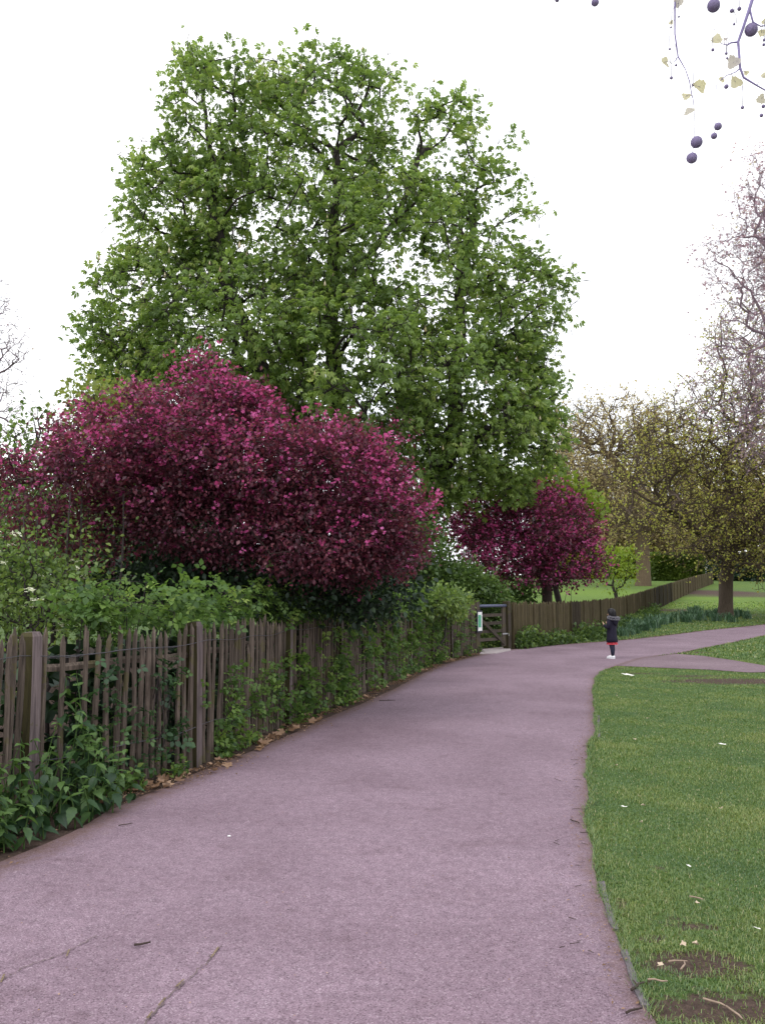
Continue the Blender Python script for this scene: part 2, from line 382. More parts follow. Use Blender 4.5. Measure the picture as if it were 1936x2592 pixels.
# build from distances so that the line stays smooth
FB = smooth(resample(np.array([G(*q)[:2] for q in fpx]), 400), 60)
flen = np.r_[0, np.cumsum(np.linalg.norm(np.diff(FB, axis=0), axis=1))]
def fence_at(s): return np.array([np.interp(s, flen, FB[:, 0]), np.interp(s, flen, FB[:, 1])])
def fence_frame(s):
    a, b = fence_at(max(0, s-.1)), fence_at(min(flen[-1], s+.1)); t = (b-a)/np.linalg.norm(b-a)
    return fence_at(s), t, np.array([t[1], -t[0]])   # point, along, towards the path
FEN = flen[-1]

# ------------------------------------------------------------------ ground sheet
xs = np.unique(np.concatenate([np.linspace(-400, -30, 22), np.linspace(-30, -6, 30), np.linspace(-6, 12, 170), np.linspace(12, 45, 60), np.linspace(45, 500, 24)]))
ys = np.unique(np.concatenate([np.linspace(-60, -2, 14), np.linspace(-2, 26, 240), np.linspace(26, 60, 90), np.linspace(60, 150, 60), np.linspace(150, 1200, 24)]))
XX, YY = np.meshgrid(xs, ys); ZZ = h(YY).copy()
soil = np.zeros_like(XX)
near = (YY < 45) & (YY > -3) & (XX > -9) & (XX < 30)
inm = np.zeros_like(XX, bool); inm[near] = pip(XX[near], YY[near], main_poly)
dl = np.full(XX.shape, 9.0); dl[near] = dist_poly(XX[near], YY[near], Lc[::2]); dr = np.full(XX.shape, 9.0); dr[near] = dist_poly(XX[near], YY[near], Rc[::2])
Lx = lambda y: np.interp(y, Lc[:120, 1], Lc[:120, 0])
leftside = near & (YY < 25.5) & (XX < Lx(YY)+.3)
soil[leftside] = 1.0
soil = np.maximum(soil, np.where(near & (dl < .3), .75, 0)); soil = np.maximum(soil, np.where(near, .62*np.exp(-dr/.12), 0))
patches = []      # bare earth in the lawn: (u, v, radius across, radius deep in metres, strength)
for u, v, rx, ry, s in [(1760, 2440, .32, .16, .95), (1850, 2560, .7, .17, 1), (1610, 2300, .16, .1, .5), (1640, 2190, .18, .12, .5), (1760, 2350, .2, .1, .7), (1600, 2100, .2, .15, .42),
                        (1870, 1725, 1.7, .7, .9), (1760, 1712, 1.3, .5, .62), (1620, 1705, .8, .4, .6), (1740, 1652, 1.2, .5, .7), (1700, 2330, .15, .1, .6), (1790, 1500, 6, 7, .9), (1830, 1556, 3.5, 2.5, .6), (1870, 1508, 9, 5, .6),
                        (1570, 1692, .5, .3, .55), (1690, 2200, .25, .12, .55), (1560, 2290, .12, .1, .7), (1800, 2250, .3, .14, .5), (1680, 2130, .2, .1, .5), (1900, 2150, .3, .14, .45), (1650, 2380, .22, .1, .6), (1880, 2480, .3, .1, .5), (1600, 1622, 1.3, .7, .5), (1700, 1545, 4, 3, .6)]:
    g = G(u, v); patches.append((g[0], g[1], rx, ry, s))
for gx, gy, rx, ry, s in patches:
    soil = np.maximum(soil, s*np.exp(-(((XX-gx)/rx)**2+((YY-gy)/ry)**2)))
bright = np.zeros_like(XX)  # sun patch by the oak painted as brighter grass, plus the greener far lawn
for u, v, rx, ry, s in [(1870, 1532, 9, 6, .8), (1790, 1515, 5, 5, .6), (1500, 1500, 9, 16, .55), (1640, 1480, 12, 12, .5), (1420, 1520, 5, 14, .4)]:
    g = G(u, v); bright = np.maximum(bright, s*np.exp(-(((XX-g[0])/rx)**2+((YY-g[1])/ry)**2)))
Nx, Ny = len(xs), len(ys); idx = np.arange(Nx*Ny).reshape(Ny, Nx)
gf = np.stack([idx[:-1, :-1], idx[:-1, 1:], idx[1:, 1:], idx[1:, :-1]], -1).reshape(-1, 4)
gv = np.stack([XX, YY, ZZ-.012*inm], -1).reshape(-1, 3)
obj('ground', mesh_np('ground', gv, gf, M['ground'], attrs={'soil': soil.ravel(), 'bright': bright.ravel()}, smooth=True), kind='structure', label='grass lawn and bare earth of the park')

# ------------------------------------------------------------------ leaf templates
def T_leaf(w=.32, fold=.1, curl=.12):
    V = np.array([(0, 0, 0), (-w, .4, fold), (-w*.75, .7, fold*.8-curl*.3), (0, 1, -curl), (w*.75, .7, fold*.8-curl*.3), (w, .4, fold), (0, .5, 0)])
    return V, np.array([(0, 6, 1), (1, 6, 2), (2, 6, 3), (3, 6, 4), (4, 6, 5), (5, 6, 0)])
def T_small(w=.34, fold=.1):
    return np.array([(0, 0, 0), (-w, .5, fold), (0, 1, -.05), (w, .5, fold)]), np.array([(0, 2, 1), (0, 3, 2)])
def T_palm(n=7, droop=.8):
    V = []; Fc = []
    for i in range(n):
        a = R_(-140+280*i/(n-1)); L = 1-.35*abs(i-(n-1)/2)/((n-1)/2)
        d = np.array([sin(a), cos(a), 0]); s = np.array([cos(a), -sin(a), 0])
        b = len(V)
        V += [d*.03, d*L*.55+s*.2+(0, 0, -droop*.35*L), d*L*.8+(0, 0, -droop*L), d*L*.55-s*.2+(0, 0, -droop*.35*L)]
        Fc += [(b, b+1, b+2), (b, b+2, b+3)]
    return np.array(V), np.array(Fc)
def T_trif():     # bramble: three leaflets
    V0, F0 = T_leaf(.36, .08, .15); Vs = []; Fs = []
    for k_, (a, L, off) in enumerate([(0, 1.0, .25), (72, .8, .08), (-72, .8, .08)]):
        a = R_(a); Rm = np.array([[cos(a), sin(a), 0], [-sin(a), cos(a), 0], [0, 0, 1]])
        v = (V0*L+np.array([0, off, 0])) @ Rm.T; Fs.append(F0+len(V0)*k_); Vs.append(v)
    return np.vstack(Vs), np.vstack(Fs)
def T_flower(n=5):
    V = []; Fc = []
    for i in range(n):
        a = 2*pi*i/n; d = np.array([sin(a), cos(a), 0]); s = np.array([cos(a), -sin(a), 0]); b = len(V)
        V += [(0, 0, 0), d*.6+s*.32+(0, 0, .12), d*1.0+(0, 0, .2), d*.6-s*.32+(0, 0, .12)]; Fc += [(b, b+1, b+2), (b, b+2, b+3)]
    return np.array([tuple(q) for q in V]), np.array(Fc)
def T_cone():
    V = [(0, 0, 1)]+[(.22*cos(a), .22*sin(a), .15) for a in np.linspace(0, 2*pi, 6)[:-1]]+[(0, 0, 0)]
    Fc = [(0, 1+i, 1+(i+1) % 5) for i in range(5)]+[(6, 1+(i+1) % 5, 1+i) for i in range(5)]
    return np.array(V), np.array(Fc)
def unit(a): return a/(np.linalg.norm(a, axis=-1, keepdims=True)+1e-9)
def frames(d, up=None, roll=.6):
    d = unit(d); n = len(d)
    if up is None: up = np.tile([0, 0, 1.0], (n, 1))
    up = up+rng.normal(0, roll, (n, 3)); x = unit(np.cross(d, up)); z = np.cross(x, d)
    return np.stack([x, d, z], -1)
def scatter(T, pos, Rm, sc):
    V, Fc = T; n = len(pos); k = len(V)
    sc = np.broadcast_to(np.asarray(sc, float), (n,))
    W_ = np.einsum('nij,kj->nki', Rm, V)*sc[:, None, None]+pos[:, None, :]
    FF = (Fc[None]+(np.arange(n)*k)[:, None, None]).reshape(-1, 3)
    return W_.reshape(-1, 3), FF
def foliage_mesh(name, layers, base, mats):
    """layers: (T, pos, Rm, size, material index, rnd per item)"""
    Vs, Fs, Rn, Mi = [], [], [], []; o = 0
    for T, pos, Rm, s, mi, rn in layers:
        if len(pos) == 0: continue
        v, f = scatter(T, pos, Rm, s); Vs.append(v); Fs.append(f+o); o += len(v)
        Rn.append(np.repeat(rn, len(T[1]))); Mi.append(np.full(len(f), mi))
    return mesh_np(name, np.vstack(Vs)-base, np.vstack(Fs), mats, rnd=np.concatenate(Rn), mi=np.concatenate(Mi))

# ------------------------------------------------------------------ branching skeleton
def skeleton(seeds, spar, pts, bf=.35):
    N0 = len(seeds); pts = np.asarray(pts); n = len(pts)
    nodes_ = list(map(np.array, seeds)); par = list(spar); pl = [0.0]*N0
    for i in range(1, N0): pl[i] = pl[par[i]]+np.linalg.norm(nodes_[i]-nodes_[par[i]])*.55
    best = np.full(n, 1e9); bi = np.zeros(n, int); done = np.zeros(n, bool)
    for i in range(N0):
        c = np.linalg.norm(pts-nodes_[i], axis=1)+bf*pl[i]; m = c < best; best[m] = c[m]; bi[m] = i
    for _ in range(n):
        k = int(np.argmin(np.where(done, 1e9, best))); p = bi[k]; done[k] = True
        nodes_.append(pts[k]); par.append(p); L = pl[p]+np.linalg.norm(pts[k]-nodes_[p]); pl.append(L); j = len(nodes_)-1
        c = np.linalg.norm(pts-pts[k], axis=1)+bf*L; m = (c < best) & ~done; best[m] = c[m]; bi[m] = j
    return np.array(nodes_), np.array(par)
def skeleton_mesh(name, nd, par, R0, rt, base, mat, jit=.07, thin=3, up=0.0, flare=1.25):
    n = len(nd); cnt = np.ones(n)
    for i in range(n-1, 0, -1): cnt[par[i]] += cnt[i]
    e = math.log(R0/rt)/math.log(cnt[0]); r = rt*cnt**e
    ch = [[] for _ in range(n)]
    for i in range(1, n): ch[par[i]].append(i)
    b = MB(); thinseg = []
    stack = [(0, None)]
    while stack:
        i, pr = stack.pop()
        line = [] if pr is None else [pr]
        rr = [] if pr is None else [r[i]*1.05]
        while True:
            line.append(i); rr.append(r[i])
            c = ch[i]
            if not c: break
            m = max(c, key=lambda q: cnt[q])
            for q in c:
                if q != m: stack.append((q, i))
            i = m
        if len(line) < 2: continue
        p = nd[line]; rr = np.array(rr)
        # midpoints bent a little
        q = np.zeros((2*len(p)-1, 3)); q[::2] = p; seg = np.linalg.norm(np.diff(p, axis=0), axis=1)
        q[1::2] = (p[:-1]+p[1:])/2+rng.normal(0, 1, (len(p)-1, 3))*np.minimum(seg, 1.2)[:, None]*jit*np.where(rr[1:] > R0*.5, .25, 1.0)[:, None]+np.array([0, 0, 1])*seg[:, None]*up
        r2 = np.interp(np.arange(len(q))/2, np.arange(len(p)), rr)
        if pr is None: r2[0] *= flare
        if r2[0] > thin*rt: b.tube(q, r2, 8 if r2[0] > .08 else 5, cap=False)
        else: thinseg.append((q, r2))
    V = list(b.v); Fc = list(b.f)
    V = np.array(V).reshape(-1, 3); quads = np.array(Fc).reshape(-1, 4)
    if thinseg:
        A = np.vstack([q[:-1] for q, _ in thinseg]); B = np.vstack([q[1:] for q, _ in thinseg])
        ra = np.concatenate([r_[:-1] for _, r_ in thinseg]); rb = np.concatenate([r_[1:] for _, r_ in thinseg])
        v, f = prisms(A, B, ra, rb); quads = np.vstack([quads, f+len(V)]) if len(V) else f; V = np.vstack([V, v]) if len(V) else v
    return mesh_np(name, V-base, quads, mat, smooth=True), r
def prisms(A, B, ra, rb):
    d = unit(B-A); x = unit(np.cross(d, np.tile([.31, .2, .93], (len(d), 1)))); y = np.cross(d, x); out = []
    for P_, rr in ((A, ra), (B, rb)):
        for a in (0, 2*pi/3, 4*pi/3): out.append(P_+(x*cos(a)+y*sin(a))*rr[:, None])
    v = np.stack(out, 1).reshape(-1, 3); n = len(A)
    q = np.array([(0, 1, 4, 3), (1, 2, 5, 4), (2, 0, 3, 5)]); f = (q[None]+(np.arange(n)*6)[:, None, None]).reshape(-1, 4)
    return v, f
def lumps(p, f):
    q = p*f; return (np.sin(q[:, 0]+2.1*np.sin(q[:, 1]*.8+q[:, 2]*.5))*np.sin(q[:, 2]*1.15+1.7*np.sin(q[:, 0]*.9+1)) + .6*np.sin(q[:, 1]*1.3+q[:, 2]*2.1+np.sin(q[:, 0]*2.3))*np.sin(q[:, 0]*1.9-q[:, 2]*.7))
def sample_blobs(blobs, n, shell=.5, zmin=None, lump=0):
    if lump:
        p, d = sample_blobs(blobs, int(n*1.6), shell, zmin); k = np.argsort(-(lumps(p, lump)+rng.normal(0, .55, len(p))))[:n]; k = rng.permutation(k); return p[k], d[k]
    """blobs: (centre, (rx,ry,rz), weight)"""
    w = np.array([b[2]*(b[1][0]*b[1][1]*b[1][2])**(2/3) for b in blobs]); w /= w.sum()
    k = rng.choice(len(blobs), n, p=w); c = np.array([b[0] for b in blobs])[k]; r = np.array([b[1] for b in blobs])[k]
    d = unit(rng.normal(0, 1, (n, 3))); t = rng.random(n)**(1/3); t = np.where(rng.random(n) < shell, .75+.3*rng.random(n), t)
    p = c+d*r*t[:, None]
    if zmin is not None:
        lim = zmin(p) if callable(zmin) else zmin
        p[:, 2] = np.maximum(p[:, 2], lim+rng.random(n)*.15)
    return p, unit(d/r*r.mean(axis=1, keepdims=True))
def PB(u, v, Y, ru, rv, dr=None, w=1.0):     # blob from picture measures: centre, half width, half height, half depth in metres
    c = P(u, v, Y); return (c, (S(ru, Y), dr if dr else S(ru, Y)*.9, S(rv, Y)*1.05), w)

def tree(name, label, cat, base, seeds, spar, blobs, nclump, nleaf, sig, T, size, mats, bark, R0, rt, group=None,
         droop=0.0, extra=None, twigs=0, twiglen=.3, bf=.35, roll=.6, crown='crown', zmin=None, jit=.07, shell=.5, up=0.0, nskel=None, outward=.8, kindc='stuff', lump=0):
    base = np.array(base, float); root = empty(name, base, label, cat, group)
    cp, cd = sample_blobs(blobs, nclump, shell, zmin, lump)
    ns = min(nskel or nclump, nclump); sel = rng.permutation(nclump)[:ns]
    nd, par = skeleton(seeds, spar, cp[sel]*1.0-cd[sel]*sig*.3, bf)
    me, rad = skeleton_mesh('trunk', nd, par, R0, rt, base, bark, jit, up=up)
    tr = obj('trunk', me, root)
    if twigs:
        tp = np.repeat(nd[len(seeds):], twigs, axis=0); pd = unit(nd-nd[par]); pd = np.repeat(pd[len(seeds):], twigs, axis=0)
        d1 = unit(pd*.7+rng.normal(0, .7, tp.shape)+np.array([0, 0, .1-droop])); L = twiglen*(.5+rng.random(len(tp)))
        m1 = tp+d1*L[:, None]; d2 = unit(d1+rng.normal(0, .5, d1.shape)); m2 = m1+d2*(L*.7)[:, None]
        d3 = unit(d1+rng.normal(0, .7, d1.shape)); m3 = m1+d3*(L*.6)[:, None]
        A = np.vstack([tp, m1, m1]); B = np.vstack([m1, m2, m3]); ra = np.full(len(A), rt*.9); rb = np.full(len(A), rt*.45)
        v, f = prisms(A, B, ra, rb); obj('twigs', mesh_np('twigs', v-base, f, bark), root, kind='stuff')
        tips = np.vstack([m1, m2, m3])
    pos = np.repeat(cp, nleaf, axis=0)+rng.normal(0, sig, (nclump*nleaf, 3))*np.array([1, 1, .75]); od = np.repeat(cd, nleaf, axis=0)
    if twigs and T is not None and extra == 'tips':
        k = rng.choice(len(tips), nclump*nleaf); pos = tips[k]+rng.normal(0, rt*4, (len(k), 3)); od = unit(rng.normal(0, 1, pos.shape))
    if zmin is not None:
        lim = zmin(pos) if callable(zmin) else zmin
        pos[:, 2] = np.maximum(pos[:, 2], lim+.02+rng.random(len(pos))*.1)
    crnd = np.repeat(rng.random(nclump), nleaf)
    n = len(pos); dirs = unit(od*outward+rng.normal(0, .6, (n, 3))+np.array([0, 0, -droop]))
    Rm = frames(dirs, roll=roll); s = size*(.6+.7*rng.random(n)); rn = np.clip(.5*crnd+.5*rng.random(n), 0, 1)
    layers = [(T, pos, Rm, s, 0, rn)]
    if callable(extra): layers += extra(cp, cd, pos, rn)
    obj(crown, foliage_mesh(crown, layers, base, mats), root, kind=kindc)
    return root, cp, cd, nd

# ------------------------------------------------------------------ horse chestnut
Yc = 29.0
cb = [PB(575, 345, Yc-1, 175, 175, 3.0), PB(820, 320, Yc, 205, 165, 3.2, .75), PB(1080, 440, Yc+.5, 190, 180, 3, .65), PB(445, 550, Yc-1, 155, 170, 2.8, .9),
      PB(700, 570, Yc-1.5, 270, 240, 3.6), PB(980, 670, Yc-1.5, 270, 230, 3.6, .9), PB(1230, 580, Yc+1, 130, 160, 2.4, .45), PB(1300, 800, Yc, 130, 170, 2.6),
      PB(390, 760, Yc-1, 170, 140, 2.6), PB(320, 900, Yc-1, 110, 110, 2.2), PB(620, 860, Yc-2, 270, 190, 3.6, 1.1), PB(920, 930, Yc-2.5, 290, 200, 3.6, 1.1),
      PB(1190, 1010, Yc-1, 210, 210, 3, 1.1), PB(1050, 1170, Yc-1, 220, 110, 2.5, 1.0), PB(1310, 1120, Yc, 115, 150, 2.4, 1.3), PB(1150, 1230, Yc, 200, 80, 2.2, 1.0), PB(1340, 960, Yc, 90, 110, 2), PB(720, 1080, Yc-1, 240, 130, 2.5, 1.2),
      PB(450, 1010, Yc-1, 180, 110, 2.4), PB(500, 190, Yc-1, 55, 55, 1.2, .7), PB(820, 190, Yc, 90, 50, 1.5, .45), PB(950, 215, Yc, 80, 60, 1.4, .5), PB(1160, 310, Yc, 80, 70, 1.4, .5),
      PB(1400, 700, Yc, 50, 60, .9, .5), PB(240, 820, Yc, 50, 60, .9, .6), PB(320, 420, Yc, 45, 45, 1, .5), PB(1290, 380, Yc, 40, 80, .8, .35), PB(690, 205, Yc, 90, 70, 1.3, .6)]
cbase = P(990, 1500, Yc+1); cbase[2] = 0
sd = [cbase, P(985, 1440, Yc+1), P(960, 1340, Yc+1), P(900, 1200, Yc), P(850, 1000, Yc), P(835, 780, Yc), P(845, 560, Yc), P(850, 380, Yc),
      P(1080, 1280, Yc+.5), P(1150, 1120, Yc), P(1150, 930, Yc), P(1160, 750, Yc+.5), P(1200, 560, Yc+1),
      P(760, 1090, Yc-.5), P(660, 930, Yc-.7), P(592, 770, Yc-1), P(555, 600, Yc-1), P(535, 430, Yc-1), P(520, 280, Yc-1),
      P(1000, 560, Yc), P(1060, 400, Yc)]
sp = [0, 0, 1, 2, 3, 4, 5, 6, 2, 8, 9, 10, 11, 3, 13, 14, 15, 16, 17, 5, 19]
def candles(cp, cd, pos, rn):
    m = rng.random(len(cp)) < .14; p = cp[m]+cd[m]*.45+np.array([0, 0, .25]); n = len(p)
    return [(T_cone(), p, np.tile(np.eye(3), (n, 1, 1)),   .13+.1*rng.random(n), 1, rng.random(n))]
tree('horse_chestnut_tree', 'towering green horse chestnut behind the purple crab apple, widest crown', 'tree', cbase, sd, sp, cb, 1950, 17, .27, T_palm(), .172,
     [M['chestnut'], M['candle']], M['bark'], .55, .014, droop=.25, extra=candles, twigs=2, twiglen=.45, roll=.5, shell=.45, lump=1.5)

# ------------------------------------------------------------------ crab apples
def crab_extra(frac, size, top):
    def fn(cp, cd, pos, rn):
        z = (pos[:, 2]-pos[:, 2].min())/np.ptp(pos[:, 2]); cx = pos[:, 0]
        pr = frac*np.clip(top(pos, z), 0, 3)
        clus = rng.random(len(cp)) < .3; cm = np.repeat(clus, len(pos)//len(cp))
        m = (rng.random(len(pos)) < pr*np.where(cm, 3.0, .35)); p = pos[m]; n = len(p)
        k = 3; p = np.repeat(p, k, 0)+rng.normal(0, size*.9, (n*k, 3)); d = unit(rng.normal(0, .6, p.shape)+np.array([0, -.8, .6]))
        rn_ = np.clip(np.repeat(rng.random(n), k)*.7+.3*rng.random(n*k), 0, 1)
        x = unit(np.cross(d, rng.normal(0, 1, d.shape))); y = np.cross(d, x)
        return [(T_flower(), p, np.stack([x, y, d], -1), size*(.7+.5*rng.random(len(p))), 1, rn_)]
    return fn
Ya = 11.2
ab = [PB(90, 1250, Ya-.6, 130, 75, .7, .5), PB(270, 1170, Ya-.5, 150, 95, .9, .85), PB(470, 1130, Ya-.3, 170, 120, 1.1), PB(515, 995, Ya, 75, 65, .5, .8), PB(390, 1240, Ya-.3, 150, 90, 1.0),
      PB(640, 1190, Ya-.2, 180, 120, 1.2), PB(820, 1210, Ya, 160, 120, 1.1), PB(930, 1300, Ya, 125, 125, 1.0), PB(800, 1370, Ya-.2, 200, 90, 1.1), PB(980, 1390, Ya+.1, 70, 65, .6),
      PB(560, 1310, Ya-.1, 220, 110, 1.1, .9), PB(250, 1320, Ya-.4, 90, 60, .6, .35), PB(590, 1040, Ya, 100, 60, .6), PB(130, 1330, Ya-.4, 110, 35, .5, .25), PB(880, 1430, Ya, 90, 50, .6, .6),
      PB(370, 1030, Ya, 60, 40, .3, .35), PB(1000, 1110, Ya, 30, 40, .3, .4), PB(290, 1400, Ya-.3, 50, 50, .3, .25)]
for u, v, r in [(20, 1170, 40), (150, 1080, 35), (230, 1050, 35), (330, 1000, 30), (400, 1010, 35), (505, 905, 28), (560, 925, 25), (640, 1010, 30), (700, 1060, 28), (795, 1085, 25), (880, 1090, 30), (960, 1100, 32), (1020, 1180, 30), (1060, 1270, 28), (1075, 1340, 25), (1050, 1420, 30), (60, 1340, 40), (180, 1380, 40), (200, 1430, 30)]:
    ab.append(PB(u, v, Ya-.2+random.uniform(-.4, .4), r, r*.7, .25, .55))
abase = P(520, 1500, Ya+.3); abase[2] = 0
asd = [abase, P(500, 1500, Ya+.3), P(470, 1440, Ya+.3), P(380, 1330, Ya), P(300, 1200, Ya-.2), P(560, 1380, Ya+.2), P(540, 1200, Ya), P(525, 1050, Ya), P(700, 1350, Ya+.2), P(850, 1280, Ya+.1)]
asp = [0, 0, 1, 2, 3, 1, 5, 6, 5, 8]
tree('crab_apple_tree', 'big purple crab apple in pink blossom leaning over the near fence', 'tree', abase, asd, asp, ab, 2100, 36, .115, T_small(.36), .054,
     [M['apple'], M['pink']], M['bark_apple'], .1, .0045, group='purple crab apples', extra=crab_extra(.105, .024, lambda p, z: .1+2.6*z**2.4+.8*(p[:, 0] > -.2)*(z > .3)), twigs=1, twiglen=.16, droop=.15, shell=.6, lump=4.6)
Yb = 31.5
bb = [PB(1220, 1310, Yb, 95, 60, 1.3), PB(1185, 1345, Yb-2, 60, 50, 1, 1.1), PB(1230, 1400, Yb-2, 80, 50, 1.2, .9), PB(1340, 1310, Yb, 140, 90, 1.8), PB(1500, 1400, Yb, 30, 60, .8, .4), PB(1430, 1455, Yb-1, 100, 30, 1, .8), PB(1300, 1450, Yb-1, 80, 30, 1, .6), PB(1320, 1262, Yb, 90, 40, 1), PB(1440, 1330, Yb, 85, 60, 1.4, .8), PB(1300, 1390, Yb, 110, 60, 1.5), PB(1420, 1420, Yb, 110, 55, 1.5, .9), PB(1330, 1350, Yb-1, 120, 90, 1.5),
      PB(1195, 1335, Yb, 60, 40, .7, .5), PB(1490, 1330, Yb, 25, 35, .4, .3)]
bbase = P(1388, 1540, Yb+.5); bbase[2] = float(h(Yb+.5))
bsd = [bbase, P(1384, 1490, Yb+.5), P(1375, 1430, Yb+.4), P(1330, 1370, Yb), P(1300, 1300, Yb), P(1400, 1360, Yb+.2), P(1420, 1310, Yb)]
tree('crab_apple_tree', 'smaller purple crab apple beyond the boarded fence right of the gate', 'tree', bbase, bsd, [0, 0, 1, 2, 3, 2, 5], bb, 1300, 12, .2, T_small(.36), .12,
     [M['apple'], M['pink']], M['bark_apple'], .19, .008, group='purple crab apples', extra=crab_extra(.21, .046, lambda p, z: .25+1.5*z**1.3+.5*(p[:, 0] < 5)), twigs=1, twiglen=.25, droop=.1, bf=.3, lump=3.2)

# ------------------------------------------------------------------ shrubs behind the fence
def shrub(name, label, cat, u0, Y, blobs, nclump, nleaf, sig, T, size, mat, R0=.04, rt=.004, group=None, mats=None, nst=4, **kw):
    base = P(u0, 1500, Y); base[2] = float(h(Y)); seeds = [base]; par = [0]
    for i in range(nst):
        b = blobs[i % len(blobs)][0]; m = base*.6+b*.4+rng.normal(0, .08, 3); seeds.append(m); par.append(0)
    return tree(name, label, cat, base, seeds, par, blobs, nclump, nleaf, sig, T, size, mats or [mat], M['bark'], R0, rt, group=group, crown='foliage', zmin=kw.pop('zmin', lambda p: h(p[:, 1])), **kw)
G1 = 'shrubs behind the fence'
def umbels(frac, size):
    def fn(cp, cd, pos, rn):
        m = rng.random(len(cp)) < frac; p0 = cp[m]+cd[m]*.1+np.array([0, -.12, .05]); k = 14
        p = np.repeat(p0, k, 0)+rng.normal(0, 1, (len(p0)*k, 3))*np.array([.035, .035, .012]); n = len(p)
        return [(T_flower(), p, frames(np.tile([0, 1.0, .2], (n, 1))), size, 1, rng.random(n))]
    return fn
shrub('elder_shrub', 'pale green shrub with white flower heads behind the leftmost fence post', 'shrub', 60, 9.2, [PB(30, 1470, 9.2, 150, 90, .7), PB(160, 1490, 9.4, 130, 80, .6), PB(90, 1390, 9.6, 160, 60, .6, .5), PB(-150, 1450, 9, 150, 150, .8), PB(60, 1570, 8.7, 190, 60, .5), PB(250, 1540, 9.3, 120, 60, .5)],
      360, 12, .11, T_leaf(), .06, M['lightshrub'], group=G1, extra=umbels(.09, .022), mats=[M['lightshrub'], M['white_flower']], nst=8, droop=.2)
shrub('hedgerow_shrub', 'mid green hedgerow shrub behind the white flowered one at the left edge', 'shrub', 20, 14.5, [PB(20, 1250, 14.5, 160, 110, 1.1, .6), PB(120, 1370, 14.2, 190, 130, 1.1), PB(-160, 1350, 15, 160, 200, 1.2), PB(250, 1350, 14.5, 130, 90, .9), PB(120, 1330, 16, 260, 90, 1), PB(320, 1420, 14, 160, 110, 1.0), PB(90, 1480, 13.5, 220, 100, 1)],
      620, 18, .22, T_leaf(), .085, M['shrub'], group=G1, nst=8, droop=.2)
for i, (u, Y) in enumerate([(75, 9.6), (125, 10), (185, 9.8), (220, 10.2), (290, 10.1), (48, 10.4)]):   # bare sapling stems among them
    b0 = P(u, 1500, Y); b0[2] = 0; mb = MB(); top = P(u+random.uniform(-30, 30), 1255+random.uniform(-20, 60), Y)
    pts = [b0*(1-t)+top*t+np.array([sin(t*5+i)*.04, 0, 0]) for t in np.linspace(0, 1, 8)]
    mb.tube([q-b0 for q in pts], np.linspace(.028, .009, 8), 6)
    r = empty('sapling', b0, 'bare thin sapling stem rising from the hedgerow behind the left fence end', 'sapling', 'thin saplings behind the left fence')
    obj('stem', mb.me('stem', M['bark'], True), r)
    n = 60; t = rng.random(n)**.6; pp = np.array([b0*(1-a)+top*a for a in t])+rng.normal(0, .12, (n, 3))
    obj('leaves', foliage_mesh('leaves', [(T_leaf(), pp, frames(unit(rng.normal(0, 1, (n, 3)))), .055, 0, rng.random(n))], b0, [M['lightshrub']]), r, kind='stuff')
shrub('laurel_shrub', 'evergreen shrub darkened in colour for the shade under the large crab apple', 'shrub', 620, 11.6, [PB(420, 1500, 11.2, 150, 70, .7), PB(620, 1520, 11.2, 180, 60, .8), PB(800, 1510, 11.6, 160, 60, .8), PB(930, 1510, 12, 110, 60, .7), PB(560, 1440, 12.3, 250, 90, .9, .7), PB(750, 1430, 12.3, 250, 80, .8, .7)],
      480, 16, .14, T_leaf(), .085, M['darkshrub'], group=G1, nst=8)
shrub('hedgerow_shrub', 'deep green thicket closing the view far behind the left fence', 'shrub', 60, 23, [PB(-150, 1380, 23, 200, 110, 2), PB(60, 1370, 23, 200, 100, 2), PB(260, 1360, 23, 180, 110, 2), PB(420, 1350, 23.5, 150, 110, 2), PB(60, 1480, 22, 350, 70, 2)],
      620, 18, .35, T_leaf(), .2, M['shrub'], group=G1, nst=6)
shrub('backing_shrub', 'very dark shrub added to block sky and deepen shade behind the big crab apple', 'shrub', 560, 14.5, [PB(430, 1400, 14.2, 150, 110, 1), PB(620, 1380, 14.5, 180, 120, 1.1), PB(800, 1400, 14.5, 180, 110, 1.1), PB(940, 1430, 14.8, 110, 90, 1), PB(560, 1500, 14, 300, 60, 1), PB(330, 1450, 14, 90, 90, .9)],
      620, 18, .2, T_leaf(), .12, M['darkshrub'], group=G1, nst=8)  # added dark backing, closes the sky gaps beneath the blossom crown
shrub('hawthorn_shrub', 'large rounded green hawthorn rising behind the gate and notice', 'shrub', 1130, 26.5, [PB(1045, 1410, 26, 90, 95, 1.6), PB(1130, 1475, 26, 95, 50, 1.4), PB(1035, 1320, 27, 75, 50, 1.2), PB(1130, 1500, 26, 120, 60, 1.3), PB(1020, 1450, 25.5, 90, 90, 1.2), PB(1225, 1510, 26.5, 60, 35, .9), PB(1240, 1580, 27, 70, 60, .9)],
      1200, 22, .2, T_small(.4), .115, M['shrub'], group=G1, nst=6)
shrub('elder_shrub', 'yellow green mound of young growth spilling over the fence before the notice', 'shrub', 1080, 19.5, [PB(1060, 1520, 19, 110, 32, .8), PB(1130, 1535, 20.5, 55, 28, .6), PB(985, 1525, 17.5, 60, 30, .6)],
      260, 14, .14, T_leaf(), .1, M['lightshrub'], group=G1, nst=5)
shrub('field_maple', 'small yellow green maple behind the left shoulder of the big crab apple', 'tree', 270, 19, [PB(290, 1040, 19, 90, 75, 1), PB(230, 1000, 19, 60, 50, .7, .6), PB(270, 1150, 19, 140, 90, 1.2), PB(340, 1090, 19, 90, 80, 1)],
      420, 12, .2, T_small(.4), .13, M['maple'], R0=.12, rt=.008, nst=4)
